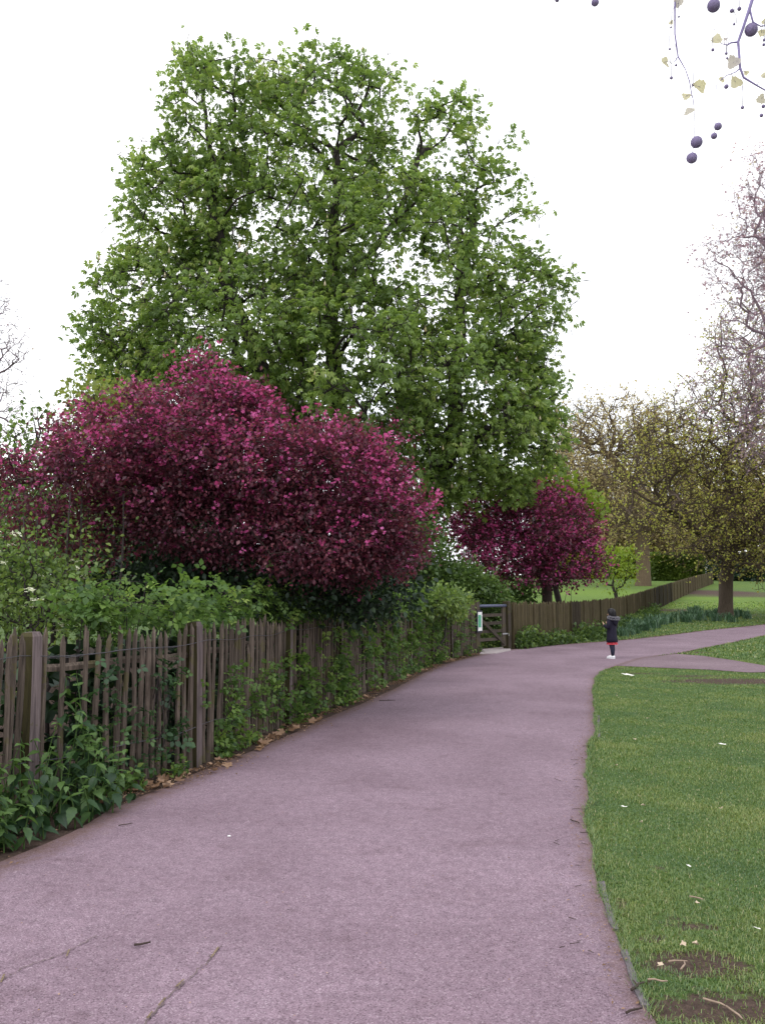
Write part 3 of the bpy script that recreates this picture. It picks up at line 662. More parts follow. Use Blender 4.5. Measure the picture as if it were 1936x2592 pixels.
shrub('young_chestnut', 'loose pale young tree showing against the sky at far left', 'tree', 90, 17, [PB(100, 1090, 17, 75, 65, .7, .5), PB(60, 1150, 17, 100, 60, .8, .6), PB(30, 1230, 17, 140, 60, .9)],
      190, 7, .2, T_leaf(), .11, M['lightshrub'], R0=.1, rt=.008, nst=4)
shrub('field_maple', 'light green small tree at the right foot of the horse chestnut crown', 'tree', 1430, 34, [PB(1430, 1270, 34, 70, 45, 1.2), PB(1480, 1290, 34, 45, 30, .8), PB(1370, 1240, 34, 70, 50, 1.2)],
      220, 12, .25, T_small(.4), .2, M['lime'], R0=.12, rt=.01, nst=3)
shrub('elder_shrub', 'low green shrub at the foot of the smaller crab apple trunk', 'shrub', 1340, 33.5, [PB(1330, 1500, 33, 45, 30, .6), PB(1260, 1480, 33, 60, 35, .8, .6), PB(1240, 1430, 32, 70, 45, .8, .5)],
      120, 12, .2, T_small(.4), .16, M['shrub'], group=G1, nst=3)

# ------------------------------------------------------------------ bare and budding trees at right and left
def big(name, label, u0, v0, Y, R0, blobs, seeds_px, spar, mats, bark, ncl, nlf, lsz, tw, twl, rt, sig=.3, group=None, T=None, extra='tips', **kw):
    kw.setdefault('jit', .1)
    base = P(u0, v0, Y); base[2] = float(h(Y))-.35; seeds = [base]+[P(*q) for q in seeds_px]
    return tree(name, label, 'tree', base, seeds, spar, blobs, ncl, nlf, sig, T or T_small(.4), lsz, mats, bark, R0, rt, group=group, twigs=tw, twiglen=twl, extra=extra, **kw)
Yo = 45.
big('oak_tree', 'yellow green budding oak with dark trunk standing by the daffodils', 1835, 1556, Yo, .36,
    [PB(1700, 1310, Yo-3, 180, 55, 3.5, .8), PB(1850, 1260, Yo-1, 200, 120, 4.5), PB(1750, 1150, Yo, 170, 110, 4, .8), PB(1910, 1390, Yo-2, 120, 65, 3.5), PB(1630, 1180, Yo-2, 110, 70, 2.8, .6), PB(1980, 1200, Yo, 200, 200, 4), PB(1770, 1390, Yo-3, 90, 25, 3, .8), PB(1930, 1000, Yo, 150, 120, 3, .7), PB(2050, 1380, Yo, 150, 90, 3), PB(1900, 860, Yo, 110, 100, 3, .45), PB(1790, 1000, Yo, 100, 70, 3, .5)],
    [(1837, 1470, Yo), (1843, 1400, Yo), (1850, 1280, Yo), (1840, 1150, Yo), (1780, 1360, Yo-1), (1690, 1290, Yo-2), (1600, 1240, Yo-2), (1900, 1330, Yo-1), (2000, 1250, Yo), (1900, 1080, Yo)], [0, 0, 1, 2, 3, 2, 5, 6, 2, 8, 4],
    [M['oak']], M['bark_oak'], 1600, 15, .13, 3, .6, .018, jit=.1)
Yp = 92.
big('plane_tree', 'tall brown twiggy plane tree with flared trunk before the clipped hedges', 1627, 1483, Yp, .75,
    [PB(1480, 1170, Yp, 100, 110, 6), PB(1570, 1080, Yp, 120, 80, 6), PB(1640, 1230, Yp, 150, 120, 7), PB(1470, 1280, Yp, 90, 50, 5), PB(1560, 1310, Yp, 130, 40, 6), PB(1700, 1120, Yp, 110, 90, 6), PB(1460, 1060, Yp, 50, 60, 3, .6)],
    [(1627, 1420, Yp), (1622, 1340, Yp), (1600, 1230, Yp), (1540, 1150, Yp), (1670, 1260, Yp), (1560, 1290, Yp), (1490, 1220, Yp)], [0, 0, 1, 2, 3, 2, 2, 6],
    [M['bud']], M['bark_plane'], 1100, 9, .26, 3, 1.1, .03, sig=.5, jit=.12)
Yr = 36.
big('plane_tree', 'tall mauve budded plane tree whose crown fills the upper right edge', 2230, 1575, Yr, .42,
    [PB(1925, 480, Yr, 75, 110, 2.2, .8), PB(1890, 680, Yr, 110, 90, 2.6, .8), PB(1960, 600, Yr, 110, 150, 3), PB(1950, 850, Yr, 130, 120, 3), PB(1850, 1000, Yr, 110, 80, 2.5, .6), PB(2100, 700, Yr, 180, 350, 5), PB(2250, 500, Yr, 250, 350, 5, .5), PB(2000, 1050, Yr, 150, 120, 3), PB(1780, 900, Yr, 60, 45, 1, .12), PB(1830, 640, Yr, 70, 70, 1.5, .4), PB(1840, 830, Yr, 70, 80, 1.5, .35), PB(1780, 640, Yr, 40, 30, 1, .2), PB(2450, 800, Yr, 250, 300, 5, .4)],
    [(2220, 1300, Yr), (2200, 1050, Yr), (2180, 800, Yr), (2150, 600, Yr), (2080, 950, Yr), (1980, 880, Yr), (2050, 700, Yr), (1960, 620, Yr)], [0, 0, 1, 2, 3, 2, 5, 3, 7],
    [M['mauvebud']], M['twig_mauve'], 1900, 6, .12, 4, .5, .008, jit=.1)
big('bare_tree', 'bare purplish twigs reaching in at the left edge of the sky', -330, 1560, 30, .3,
    [PB(-40, 900, 30, 100, 160, 2, .8), PB(10, 1050, 30, 60, 80, 1.5, .5), PB(-60, 760, 30, 60, 80, 1.2, .4), PB(-350, 800, 30, 260, 300, 4, .6)],
    [(-320, 1250, 30), (-300, 1000, 30), (-150, 1000, 30), (-330, 700, 30)], [0, 0, 1, 2, 2], [M['mauvebud']], M['twig_mauve'], 650, 1, .08, 3, .5, .01, jit=.12)
G2 = 'far brown trees behind the hedges'
for i, (u, Y, vt, wd, lab) in enumerate([(1450, 135, 1130, 90, 'far brown tree directly behind the smaller crab apple'), (1560, 150, 1170, 110, 'far brown tree behind the yellow hedge'), (1700, 140, 1150, 120, 'far brown tree above the dark green hedge'),
                                  (1840, 130, 1180, 120, 'far brown tree behind the oak trunk'), (1960, 135, 1100, 130, 'far brown tree cut by the right edge')]):
    mid = (vt+1420)/2
    big('far_tree', lab, u, 1450, Y, .4, [PB(u, mid, Y, wd, (1420-vt)/2, 6), PB(u-wd*.5, mid+50, Y, wd*.7, 70, 5), PB(u+wd*.5, mid+40, Y, wd*.7, 80, 5)],
        [(u, 1400, Y), (u+5, 1330, Y)], [0, 0, 1], [M['bud']], M['bark_plane'], 440, 18, .5, 2, 1.6, .06, sig=1.0, group=G2, extra=None, jit=.12)
shrub('willow_tree', 'slender lime green young tree beyond the boarded fence, before the hedge', 'tree', 1562, 62, [PB(1560, 1430, 62, 45, 32, 1.3), PB(1530, 1420, 62, 30, 30, 1), PB(1590, 1430, 62, 25, 40, .9), PB(1560, 1470, 62, 40, 22, 1, .4)],
      110, 9, .3, T_small(.25), .26, M['lime'], R0=.11, rt=.015, nst=2)
def hedge(name, label, u0, u1, Y, vt, vb, dep, mat, n, lsz):
    a = P(u0, vb, Y); b = P(u1, vb, Y); zt = P(u0, vt, Y)[2]; z0 = float(h(Y))-.1; base = np.array([(a[0]+b[0])/2, Y, z0])
    root = empty(name, base, label, 'hedge'); hw = (b[0]-a[0])/2; hh = zt-z0
    mb = MB(); mb.box((0, 0, hh/2-.1), (hw*2-.5, dep-.5, hh-.4)); obj('core', mb.me('core', M['darkshrub']), root)
    p = rng.random((n, 3))*2-1; face = rng.integers(0, 3, n); p[face == 0, 1] = -1; p[face == 1, 2] = 1; s_ = np.sign(p[:, 0]); p[face == 2, 0] = np.where(rng.random((face == 2).sum()) < .5, -1, 1)
    nrm = np.zeros((n, 3)); nrm[face == 0, 1] = -1; nrm[face == 1, 2] = 1; nrm[face == 2, 0] = p[face == 2, 0]
    pos = np.stack([p[:, 0]*hw, p[:, 1]*dep/2, (p[:, 2]+1)/2*hh], 1); pos += nrm*rng.normal(0, .07, (n, 1))+np.sin(pos[:, [1, 2, 0]]*1.7)*.09
    cl = np.clip(.5+.3*np.sin(pos[:, 0]*1.1+2*np.sin(pos[:, 2]*1.7))+rng.normal(0, .22, n), 0, 1)
    obj('foliage', foliage_mesh('foliage', [(T_small(.45), pos, frames(unit(nrm+rng.normal(0, .9, (n, 3)))), lsz*(.6+.6*rng.random(n)), 0, cl)], np.zeros(3), [mat]), root, kind='stuff')
hedge('hedge', 'bright yellow green clipped hedge left of the flared plane trunk', 1360, 1612, 122, 1395, 1464, 4, M['hedge'], 16000, .42)
hedge('hedge', 'dark green clipped hedge right of the flared plane trunk', 1648, 1766, 112, 1408, 1472, 4, M['hedge_green'], 9000, .4)
hedge('hedge', 'long upper hedge with yellow top behind the other hedges', 1400, 1760, 160, 1357, 1420, 4, M['hedge_green'], 12000, .5)
G3 = 'dark shrubs at the far edge of the lawn'
for i, (u, Y, r, lab) in enumerate([(1850, 112, 40, 'far dark shrub just right of the oak trunk'), (1905, 110, 42, 'far dark shrub before the white house corner'), (1965, 112, 45, 'far dark shrub at the right edge of the lawn'), (1815, 118, 16, 'small far dark shrub beside the fence end')]):
    shrub('far_shrub', lab, 'shrub', u, Y, [PB(u, 1450, Y, r, 40, 2), PB(u+10, 1470, Y, r, 25, 2)], 160, 12, .6, T_small(.4), .5, M['darkshrub'], R0=.1, rt=.02, group=G3, nst=3)

# ------------------------------------------------------------------ far white house
M['wall'] = plain('white_render', (.75, .76, .8), .8, .05, 3); M['roof'] = plain('slate', (.12, .12, .14), .7, .3, 8); M['glass'] = plain('window_glass', (.05, .06, .08), .15, .1, 2, .6)
hY = 132.; hb = P(1790, 1460, hY); hb[2] = float(h(hY)); house = empty('house', hb, 'white rendered house glimpsed between hedge and fence end', 'house')
mb = MB(); mb.box((0, 0, 1.5), (7, 6, 3.0)); obj('wall', mb.me('wall', M['wall']), house)
mb = MB(); mb.add([(-3.8, -3.4, 3), (3.8, -3.4, 3), (3.8, 3.4, 3), (-3.8, 3.4, 3), (-3.8, 0, 4.6), (3.8, 0, 4.6)], [(0, 1, 5, 4), (2, 3, 4, 5), (0, 4, 3), (1, 2, 5), (0, 3, 2, 1)]); rf = obj('roof', mb.me('roof', M['roof']), house)
for x in (-2.2, 2.0):
    mb = MB()
    for dx, dz, sx, sz in ((-.55, 0, .08, 1.1), (.55, 0, .08, 1.1), (0, .55, 1.18, .08), (0, -.55, 1.18, .08), (0, 0, .06, 1.02)): mb.box((x+dx, -3.03, 1.7+dz), (sx, .08, sz))
    wf = obj('window', mb.me('window', M['white']), house); mb = MB(); mb.box((x, -3.01, 1.7), (1.02, .03, 1.02)); obj('pane', mb.me('pane', M['glass']), wf)
mb = MB(); mb.box((0, -3.04, 1.02), (.95, .08, 2.04)); dr_ = obj('door', mb.me('door', M['black']), house); mb = MB(); mb.box((.35, -3.1, 1.0), (.05, .05, .14)); obj('handle', mb.me('handle', M['metal']), dr_)

# ------------------------------------------------------------------ near paling fence
def picket_mesh(i, hgt=1.3, r=.021, k=7):
    rs = random.Random(i*13+5); mb = MB(); zs = [0, .25, .5, .75, 1.0, 1.17, 1.24, hgt]; bend = rs.uniform(-.018, .018); b2 = rs.uniform(-.012, .012)
    pts = []; rad = []
    for z in zs:
        t = z/hgt; pts.append((bend*sin(t*pi)+rs.uniform(-.004, .004), b2*sin(t*2*pi)+rs.uniform(-.003, .003), z*1.0)); rad.append(r*(1.12-.2*t)*rs.uniform(.9, 1.1))
    rad[-2] = r*.95; rad[-1] = r*.16; ox = rs.uniform(-.009, .009); pts[-1] = (pts[-1][0]+ox, pts[-1][1], hgt)
    mb.tube(pts, rad, k, sq=(1.0, .72)); return mb.me('picket', M['picket'])
PM = [picket_mesh(i, r=.0215+.0018*(i % 4)) for i in range(10)]
nf = empty('picket_fence', (*fence_at(0), 0), 'weathered round picket fence beside the path, overgrown with bramble', 'fence')
fb3 = np.array([*fence_at(0), 0.0])
# post positions, in metres along the fence, from the picture
def s_of_px(u):
    best = None
    for s in np.linspace(0, FEN, 900):
        q = fence_at(s); w = np.array([q[0], q[1], .7])-np.array([0, 0, CH]); fwd = w[1]*cos(PITCH)+w[2]*sin(PITCH); uu = 968+F*w[0]/fwd
        if best is None or abs(uu-u) < best[0]: best = (abs(uu-u), s)
    return best[1]
post_s = [s_of_px(u) for u in (72, 495, 726, 858, 965, 1035, 1090, 1140)]
post_s = [post_s[0]-1.85]+post_s+[FEN]
def post_mesh(w=.125, d=.115, hg=1.4, mats=None):
    mb = MB(); zz = [0, .5, 1.0, hg-.03]; 
    vs = []
    for z in zz:
        for sx, sy in ((-1, -1), (1, -1), (1, 1), (-1, 1)): vs.append((sx*w/2+random.uniform(-.004, .004), sy*d/2+random.uniform(-.004, .004), z))
    vs += [(sx*w*.36, sy*d*.36, hg+random.uniform(0, .01)) for sx, sy in ((-1, -1), (1, -1), (1, 1), (-1, 1))]
    for i in range(4):
        for j in range(4): mb.add([], [], 0); 
    f = []; m = []
    for i in range(4):
        for j in range(4):
            f.append((i*4+j, i*4+(j+1) % 4, (i+1)*4+(j+1) % 4, (i+1)*4+j)); m.append(1 if j == 3 else 0)
    f.append((16, 17, 18, 19)); m.append(0); f.append((3, 2, 1, 0)); m.append(0)
    mb.v = vs; mb.f = f; mb.m = m; return mb.me('fence_post', mats or [M['post'], M['post_moss']])
for i, s in enumerate(post_s[:-1]):
    p, t, nrm = fence_frame(max(0, s)); o = obj('fence_post', post_mesh(hg=1.315+random.uniform(-.015, .02)), nf); q = p+nrm*.0-t*0
    o.location = (q[0]-fb3[0], q[1]-fb3[1], 0); o.rotation_euler = (random.uniform(-.015, .015), random.uniform(-.015, .015), math.atan2(t[1], t[0])+(.1 if i else 0))
s = -0.0; kk = 0
while s < FEN-.08:
    s += .089*random.uniform(.84, 1.16)
    if any(abs(s-q) < .09 for q in post_s): continue
    if random.random() < .03: continue
    p, t, nrm = fence_frame(s); o = bpy.data.objects.new('picket', PM[kk % 10]); kk += 1; put(o, nf)
    q = p+nrm*(.012+random.uniform(-.006, .008)); hs = random.uniform(.96, 1.03); 
    if random.random() < .05: hs *= random.uniform(.8, .93)
    o.location = (q[0]-fb3[0], q[1]-fb3[1], random.uniform(-.02, .02)); o.scale = (1, 1, hs)
    lean = random.gauss(0, .01)+.012*sin(s*1.3)
    o.rotation_euler = (0, lean, math.atan2(t[1], t[0])+random.uniform(-.2, .2))
def along(z, off, wig=.01, step=.12, s0=0, s1=None):
    out = []
    for s in np.arange(s0, s1 or FEN, step):
        p, t, nrm = fence_frame(s); q = p+nrm*off; out.append((q[0]-fb3[0], q[1]-fb3[1], z+wig*sin(s*2.1)+.012*sin(s*5.3)+random.uniform(-.003, .003)))
    return out
for z, off in ((1.13, .047), (.36, .047), (1.115, -.03)):
    mb = MB(); mb.tube(along(z, off), .0032, 5); obj('wire', mb.me('wire', M['wire']), nf)
for a, b in zip(post_s[:-1], post_s[1:]):     # split rail behind each bay
    mb = MB(); L = along(1.03, -.045, 0, .3, max(0, a), b); L = L if len(L) > 1 else along(1.03, -.045, 0, .1, max(0, a), b)
    if len(L) > 1: mb.tube(L, .03, 4, sq=(1.0, .5)); obj('rail', mb.me('rail', M['picket']), nf)
# gate posts and end post with notice
pe, te, ne = fence_frame(FEN)
def npost(p, w, hg, mats=None, name='gate_post', par=None, rz=0):
    o = obj(name, post_mesh(w, w, hg, mats), par); return o

# ------------------------------------------------------------------ gate
gl = np.array([*(fence_at(FEN)+te*.03), 0.0]); grp = G(1284, 1644); gr = np.array([grp[0], grp[1], 0])
gvec = (gr-gl)[:2]; GW = np.linalg.norm(gvec); gt = gvec/GW; ang = math.atan2(gt[1], gt[0])
gate = empty('gate', gl, 'wooden field gate with dark blue pipe along its top between two posts', 'gate', rz=ang)
def gpost(x, hg, w=.15):
    o = obj('gate_post', post_mesh(w, w, hg, [M['gate'], M['post_moss']]), gate); o.location = (x, 0, 0); return o
gpost(0, 1.38); gpost(GW, 1.36, .17)
g0, g1 = .1, GW-.12
for z in (.32, .54, .76, .98): mb = MB(); mb.box(((g0+g1)/2, -.0, z), (g1-g0-.1, .03, .085)); obj('rail', mb.me('rail', M['gate']), gate)
for x in (g0+.02, g1-.07): mb = MB(); mb.box((x, -.003, .66), (.1 if x < .5 else .17, .05, 1.1)); obj('stile', mb.me('stile', M['gate']), gate)
mb = MB(); L = math.hypot(g1-g0-.2, .68); an = math.atan2(-.68, g1-g0-.2)
rt_ = [[cos(an), 0, -sin(an)], [0, 1, 0], [sin(an), 0, cos(an)]]
mb.box(((g0+g1)/2, -.045, .52), (L, .03, .09), rot=rt_); obj('brace', mb.me('brace', M['gate']), gate)
mb = MB(); mb.tube([(g0-.02, -.02, 1.235), (g1+.02, -.02, 1.235)], .04, 10); obj('pipe', mb.me('pipe', M['pipe'], True), gate)
mb = MB(); mb.box((g1-.05, -.06, .45), (.34, .012, .035)); mb.tube([(g1+.04, -.05, .45), (g1+.04, -.1, .45), (g1+.04, -.1, .39)], .01, 6); obj('latch', mb.me('latch', M['metal']), gate)
mb = MB(); mb.box((0, 0, .5), (.012, .012, .01))
sg = P(1207, 1577, 23.2); sgo = np.array([gl[0]+.87*.1-.0, gl[1]-.5*.1-.05, 0.0]); sa = R_(58)-.28
sign = empty('notice_board', (sgo[0], sgo[1], .53), 'black framed white notice with green panel on the post left of the gate', 'sign', rz=sa+.28)
mb = MB(); mb.box((0, 0, .3), (.32, .03, .58)); obj('frame', mb.me('frame', M['black']), sign)
mb = MB(); mb.box((0, -.018, .3), (.25, .01, .5)); obj('notice', mb.me('notice', M['white']), sign)
mb = MB(); mb.box((-.03, -.026, .31), (.17, .006, .33)); obj('panel', mb.me('panel', M['green']), sign)
ap = np.array([G(*q)[:2] for q in [(1214, 1657), (1222, 1646), (1290, 1638), (1293, 1648), (1255, 1656)]])
mb = MB(); n = len(ap); mb.add([(x, y, .03) for x, y in ap]+[(x, y, -.02) for x, y in ap], [tuple(range(n))]+[(i, (i+1) % n, n+(i+1) % n, n+i) for i in range(n)]); o = obj('threshold_slab', mb.me('threshold_slab', M['slab']), kind='structure', label='pale concrete slab before the gate')

# ------------------------------------------------------------------ boarded fence right of the gate
fkey = np.array([[gr[0]+.25*gt[0], gr[1]+.25*gt[1]], [S(1345-968, 26.2), 26.2], [S(1466-968, 29.6), 29.6], [S(1540-968, 35), 35], [S(1611-968, 43.5), 43.5], [S(1665-968, 53), 53], [S(1711-968, 64), 64], [S(1757-968, 80), 80], [S(1802-968, 99), 99]])
F2 = smooth(resample(fkey, 300), 14); f2l = np.r_[0, np.cumsum(np.linalg.norm(np.diff(F2, axis=0), axis=1))]
def f2at(s): return np.array([np.interp(s, f2l, F2[:, 0]), np.interp(s, f2l, F2[:, 1])])
f2b = np.array([*F2[0], 0.0]); ff = empty('paling_fence', f2b, 'long olive brown close paling fence from the gate up the far lawn', 'fence')
def pal_mesh(i, mat):
    rs = random.Random(i); w = .042+rs.uniform(-.006, .008); mb = MB(); hg = 1.32+rs.uniform(-.03, .03)
    vs = []
    for z in (0, .65, hg-.05):
        for x, y in ((-w, -.012), (0, -.026), (w, -.012), (w, .012), (-w, .012)): vs.append((x+rs.uniform(-.004, .004), y, z))
    vs += [(rs.uniform(-.01, .01), -.004, hg)]; f = [(r*5+j, r*5+(j+1) % 5, (r+1)*5+(j+1) % 5, (r+1)*5+j) for r in range(2) for j in range(5)]+[(10+j, 10+(j+1) % 5, 15) for j in range(5)]
    mb.add(vs, f); return mb.me('picket', mat)
PF = [pal_mesh(i, M['picket_far']) for i in range(8)]; PD = [pal_mesh(i+20, M['picket_dark']) for i in range(4)]
cnt = 0; rest = {0: MB(), 1: MB()}; s = .05
while s < f2l[-1]:
    q = f2at(s); q2 = f2at(min(s+.2, f2l[-1])); a = math.atan2(*(q2-q)[::-1]) if s < f2l[-1]-.21 else a
    uu = 968+F*q[0]/q[1]; dark = (1650 < uu < 1698) or (1440 < uu < 1466); me = (PD if dark else PF)[cnt % 4 if dark else cnt % 8]
    sc = random.uniform(.97, 1.03); lean = random.gauss(0, .012)
    if cnt < 290:
        o = bpy.data.objects.new('picket', me); put(o, ff); o.location = (q[0]-f2b[0], q[1]-f2b[1], float(h(q[1]))-.02); o.rotation_euler = (0, lean, a); o.scale = (1, 1, sc)
    else:
        V = np.array([v.co for v in me.vertices])*np.array([1, 1, sc]); V = V @ np.array([[cos(a), sin(a), 0], [-sin(a), cos(a), 0], [0, 0, 1]])+np.array([q[0]-f2b[0], q[1]-f2b[1], float(h(q[1]))-.02])
        rest[int(dark)].add(V, [tuple(p.vertices) for p in me.polygons])
    cnt += 1; s += .094*(1 if s < 30 else 1.0)
obj('far_pickets', rest[0].me('far_pickets', M['picket_far']), ff, kind='stuff')
if rest[1].v: obj('dark_pickets', rest[1].me('dark_pickets', M['picket_dark']), ff, kind='stuff', label='dark stretch of pickets halfway up the fence')
M['post_pale'] = woodmat('pale_post', (.07, .055, .033), (.15, .12, .075), .1)
s = 0.02; k = 0
while s < f2l[-1]:
    q = f2at(s); q2 = f2at(min(s+.3, f2l[-1])); tt = (q2-q)/(np.linalg.norm(q2-q)+1e-9); nn = np.array([tt[1], -tt[0]])
    mb = MB(); mb.box((0, 0, .66), (.045, .05, 1.32)); o = obj('fence_post', mb.me('fence_post', M['post_pale'] if k % 3 else M['picket_far']), ff)
    qq = q+nn*.055; o.location = (qq[0]-f2b[0], qq[1]-f2b[1], float(h(q[1]))); o.rotation_euler = (0, 0, math.atan2(tt[1], tt[0])); s += 1.5 if s < 8 else 2.4; k += 1
for z in (.35, 1.0):
    mb = MB(); L = [(f2at(s_)[0]-f2b[0]-.02, f2at(s_)[1]-f2b[1]+.05, float(h(f2at(s_)[1]))+z) for s_ in np.linspace(0, f2l[-1], 60)]; mb.tube(L, .035, 4); obj('rail', mb.me('rail', M['picket_far']), ff)

# ------------------------------------------------------------------ bramble on the fence
def bramble(label, s0, s1, n, zc, zs, off, size, group='bramble clumps on the picket fence', face=0.0, T=None, mat='bramble', canes=8):
    p0, t0, n0 = fence_frame((s0+s1)/2); base = np.array([p0[0], p0[1], 0.0]); root = empty('bramble', base, label, 'bramble', group)
    nc = max(6, n//9); ss = s0+(s1-s0)*rng.random(nc); P0 = np.array([[*fence_at(a)] for a in ss]); N0 = np.array([fence_frame(a)[2] for a in ss])
    zz = rng.normal(zc, zs, nc) if zs > 0 else rng.random(nc)*zc; zz = np.clip(zz, .05, 1.95)
    oo = off+rng.normal(0, .09, nc) if face == 0 else face+np.abs(rng.normal(0, .035, nc))
    cp = np.stack([P0[:, 0]+N0[:, 0]*oo, P0[:, 1]+N0[:, 1]*oo, zz], 1)
    pos = np.repeat(cp, 9, 0)+rng.normal(0, 1, (nc*9, 3))*np.array([.09, .07, .08] if face == 0 else [.06, .045, .09]); nn = np.repeat(N0, 9, 0)
    d = np.stack([nn[:, 0]*.7, nn[:, 1]*.7, np.full(len(nn), -.15)], 1)+rng.normal(0, .55, pos.shape)
    rn = np.clip(np.repeat(rng.random(nc), 9)*.5+.5*rng.random(len(pos)), 0, 1)
    obj('foliage', foliage_mesh('foliage', [(T or T_trif(), pos, frames(d, roll=.5), size*(.55+.7*rng.random(len(pos))), 0, rn)], base, [M[mat]]), root, kind='stuff')
    mb = MB()
    for i in range(canes):
        a = cp[rng.integers(nc)]; b = cp[rng.integers(nc)]; g = np.array([a[0]*.7+b[0]*.3-N0[0][0]*.15, a[1]*.7+b[1]*.3-N0[0][1]*.15, 0.0]); m = (a+b)/2+np.array([0, 0, .12])
        mb.tube([q-base for q in (g, (g+a)/2+rng.normal(0, .05, 3), a, m, b)], [.005, .005, .0045, .0035, .002], 5)
    obj('cane', mb.me('cane', M['bark']), root, kind='stuff')
S_ = s_of_px
n = 9000; ss = rng.random(n)*FEN; ii = np.round(ss, 1); FR = {a: fence_frame(a) for a in np.unique(ii)}
PP = np.array([fence_at(a) for a in ss]); NN = np.array([FR[a][2] for a in ii]); oo = -.16-np.abs(rng.normal(0, .3, n)); PP += NN*oo[:, None]
pos = np.stack([PP[:, 0], PP[:, 1], rng.random(n)*1.15], 1)
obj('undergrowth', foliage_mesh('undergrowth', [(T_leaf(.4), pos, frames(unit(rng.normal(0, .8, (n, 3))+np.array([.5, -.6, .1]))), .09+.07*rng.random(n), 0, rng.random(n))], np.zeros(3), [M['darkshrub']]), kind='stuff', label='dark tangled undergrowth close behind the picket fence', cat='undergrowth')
bramble('bramble with large bright leaves heaped over the fence before the second post', S_(170), S_(520), 620, 1.44, .12, -.22, .07, canes=14)
bramble('darker bramble heaped behind the pickets right of the second post', S_(500), S_(760), 600, 1.45, .12, -.25, .07)
bramble('bramble tumbling over the middle bays of the fence', S_(700), S_(900), 650, 1.38, .13, -.08, .075)
bramble('bramble over the fence bay where the path starts to bend', S_(860), S_(1040), 900, 1.38, .12, -.02, .09)
bramble('bramble cresting the last bays before the notice', S_(1020), S_(1165), 900, 1.4, .1, .0, .1)
for a, b, n, zc, lab in [(205, 300, 90, 1.0, 'sparse bramble sprays low on the pickets beside the nettles'), (330, 450, 130, .9, 'trailing bramble sprays in the bay before the second post'), (500, 600, 220, .75, 'bramble spray climbing the pickets just past the second post'), (590, 700, 200, .8, 'bramble spray on the lower pickets above dry leaves'),
                         (700, 800, 250, .9, 'dense bramble on the fence face in the fourth bay'), (800, 900, 330, 1.0, 'dense bramble hanging mid fence'), (900, 1000, 400, 1.15, 'thick bramble curtain on the bend of the fence'), (1000, 1100, 600, 1.2, 'thick bramble curtain covering the pickets near the end'), (1090, 1190, 420, 1.1, 'bramble curtain beside the notice')]:
    bramble(lab, S_(a), S_(b), n, zc, -1, 0, .062 if a < 700 else .08, face=.05, canes=4, mat='bramble' if a > 450 else 'nettle')

# ------------------------------------------------------------------ nettles at lower left (each plant a thing, each leaf a part)
def serr_leaf(mat):
    V = [(0, 0, 0)]; L = []; Rr = []
    n = 9
    for i in range(1, n):
        t = i/n; w = .36*math.sin(pi*t**.62)*(1-t*.25)*(1.0 if i % 2 else .8); z = -.28*t*t
        L.append((-w, t, z+.1*w)); Rr.append((w, t, z+.1*w))
    mid = [(0, i/n, -.28*(i/n)**2) for i in range(1, n)]; tip = (0, 1.03, -.3)
    v = [(0, 0, 0)]+L+mid+Rr+[tip]; m = n-1; f = []
    f.append((0, 1+m, 1)); f.append((0, 1+2*m, 1+m))
    for i in range(m-1): f.append((1+i, 1+m+i, 1+m+i+1, 1+i+1)); f.append((1+m+i, 1+2*m+i, 1+2*m+i+1, 1+m+i+1))
    f.append((m, 2*m, 1+3*m)); f.append((2*m, 3*m, 1+3*m))
    me = bpy.data.meshes.new('leaf'); me.from_pydata([(x, y, z) for x, y, z in v], [], f); me.materials.append(mat)
    a = me.attributes.new('rnd', 'FLOAT', 'FACE'); rr = random.random(); a.data.foreach_set('value', [min(1, max(0, rr+random.uniform(-.06, .06))) for _ in f]); return me
NL = [serr_leaf(M['nettle']) for _ in range(6)]; NT = [serr_leaf(M['nettle_top']) for _ in range(2)]
spots = [(25, 2010, .75), (70, 2060, .6), (140, 2030, .95), (190, 2050, .8), (95, 2090, .7), (235, 2040, .6), (270, 2050, .45), (150, 2100, .42), (30, 2120, .5), (10, 2160, .3), (60, 2150, .28), (190, 2098, .3),
         (225, 2085, .33), (285, 2060, .3), (-40, 2080, .7), (110, 2125, .3), (-20, 2150, .5), (330, 2030, .26), (165, 2070, .75), (60, 2030, .85), (215, 2050, 1.0), (120, 2060, .55)]
for _ in range(40):
    u = random.uniform(-40, 300); v = 2172-.42*u+random.uniform(-75, 0); spots.append((u, v, random.uniform(.18, .6)))
for i, (u, v, hg) in enumerate(spots):
    g = G(u, v); root = empty('nettle', (g[0], g[1], 0), 'dark green nettle with toothed leaves in the clump at the left fence foot', 'nettle', 'nettles at the foot of the left fence')
    mb = MB(); lx, ly = random.uniform(-.1, .15), random.uniform(-.12, .02); zs = np.linspace(0, hg, 7)
    mb.tube([(lx*(z/hg)**2, ly*(z/hg)**2, z) for z in zs], np.linspace(.006, .003, 7), 6); obj('stem', mb.me('stem', M['nettle_top']), root)
    npair = max(4, int(hg/.09)); a0 = random.random()*6
    for k in range(npair):
        z = hg*(k+1)/npair; z = max(.05, z); top = k >= npair-2; sz = (.06 if k == npair-1 else .09 if top else .12*random.uniform(.75, 1.15)); 
        for sgn in (0, pi):
            o = bpy.data.objects.new('leaf', random.choice(NT if top else NL)); put(o, root); t = (z/hg)**2
            o.location = (lx*t, ly*t, z); o.scale = (sz, sz, sz); o.rotation_euler = (random.uniform(-.8, -.1) if not top else random.uniform(-.7, .5), random.uniform(-.3, .3), a0+sgn+k*pi/2+random.uniform(-.2, .2))

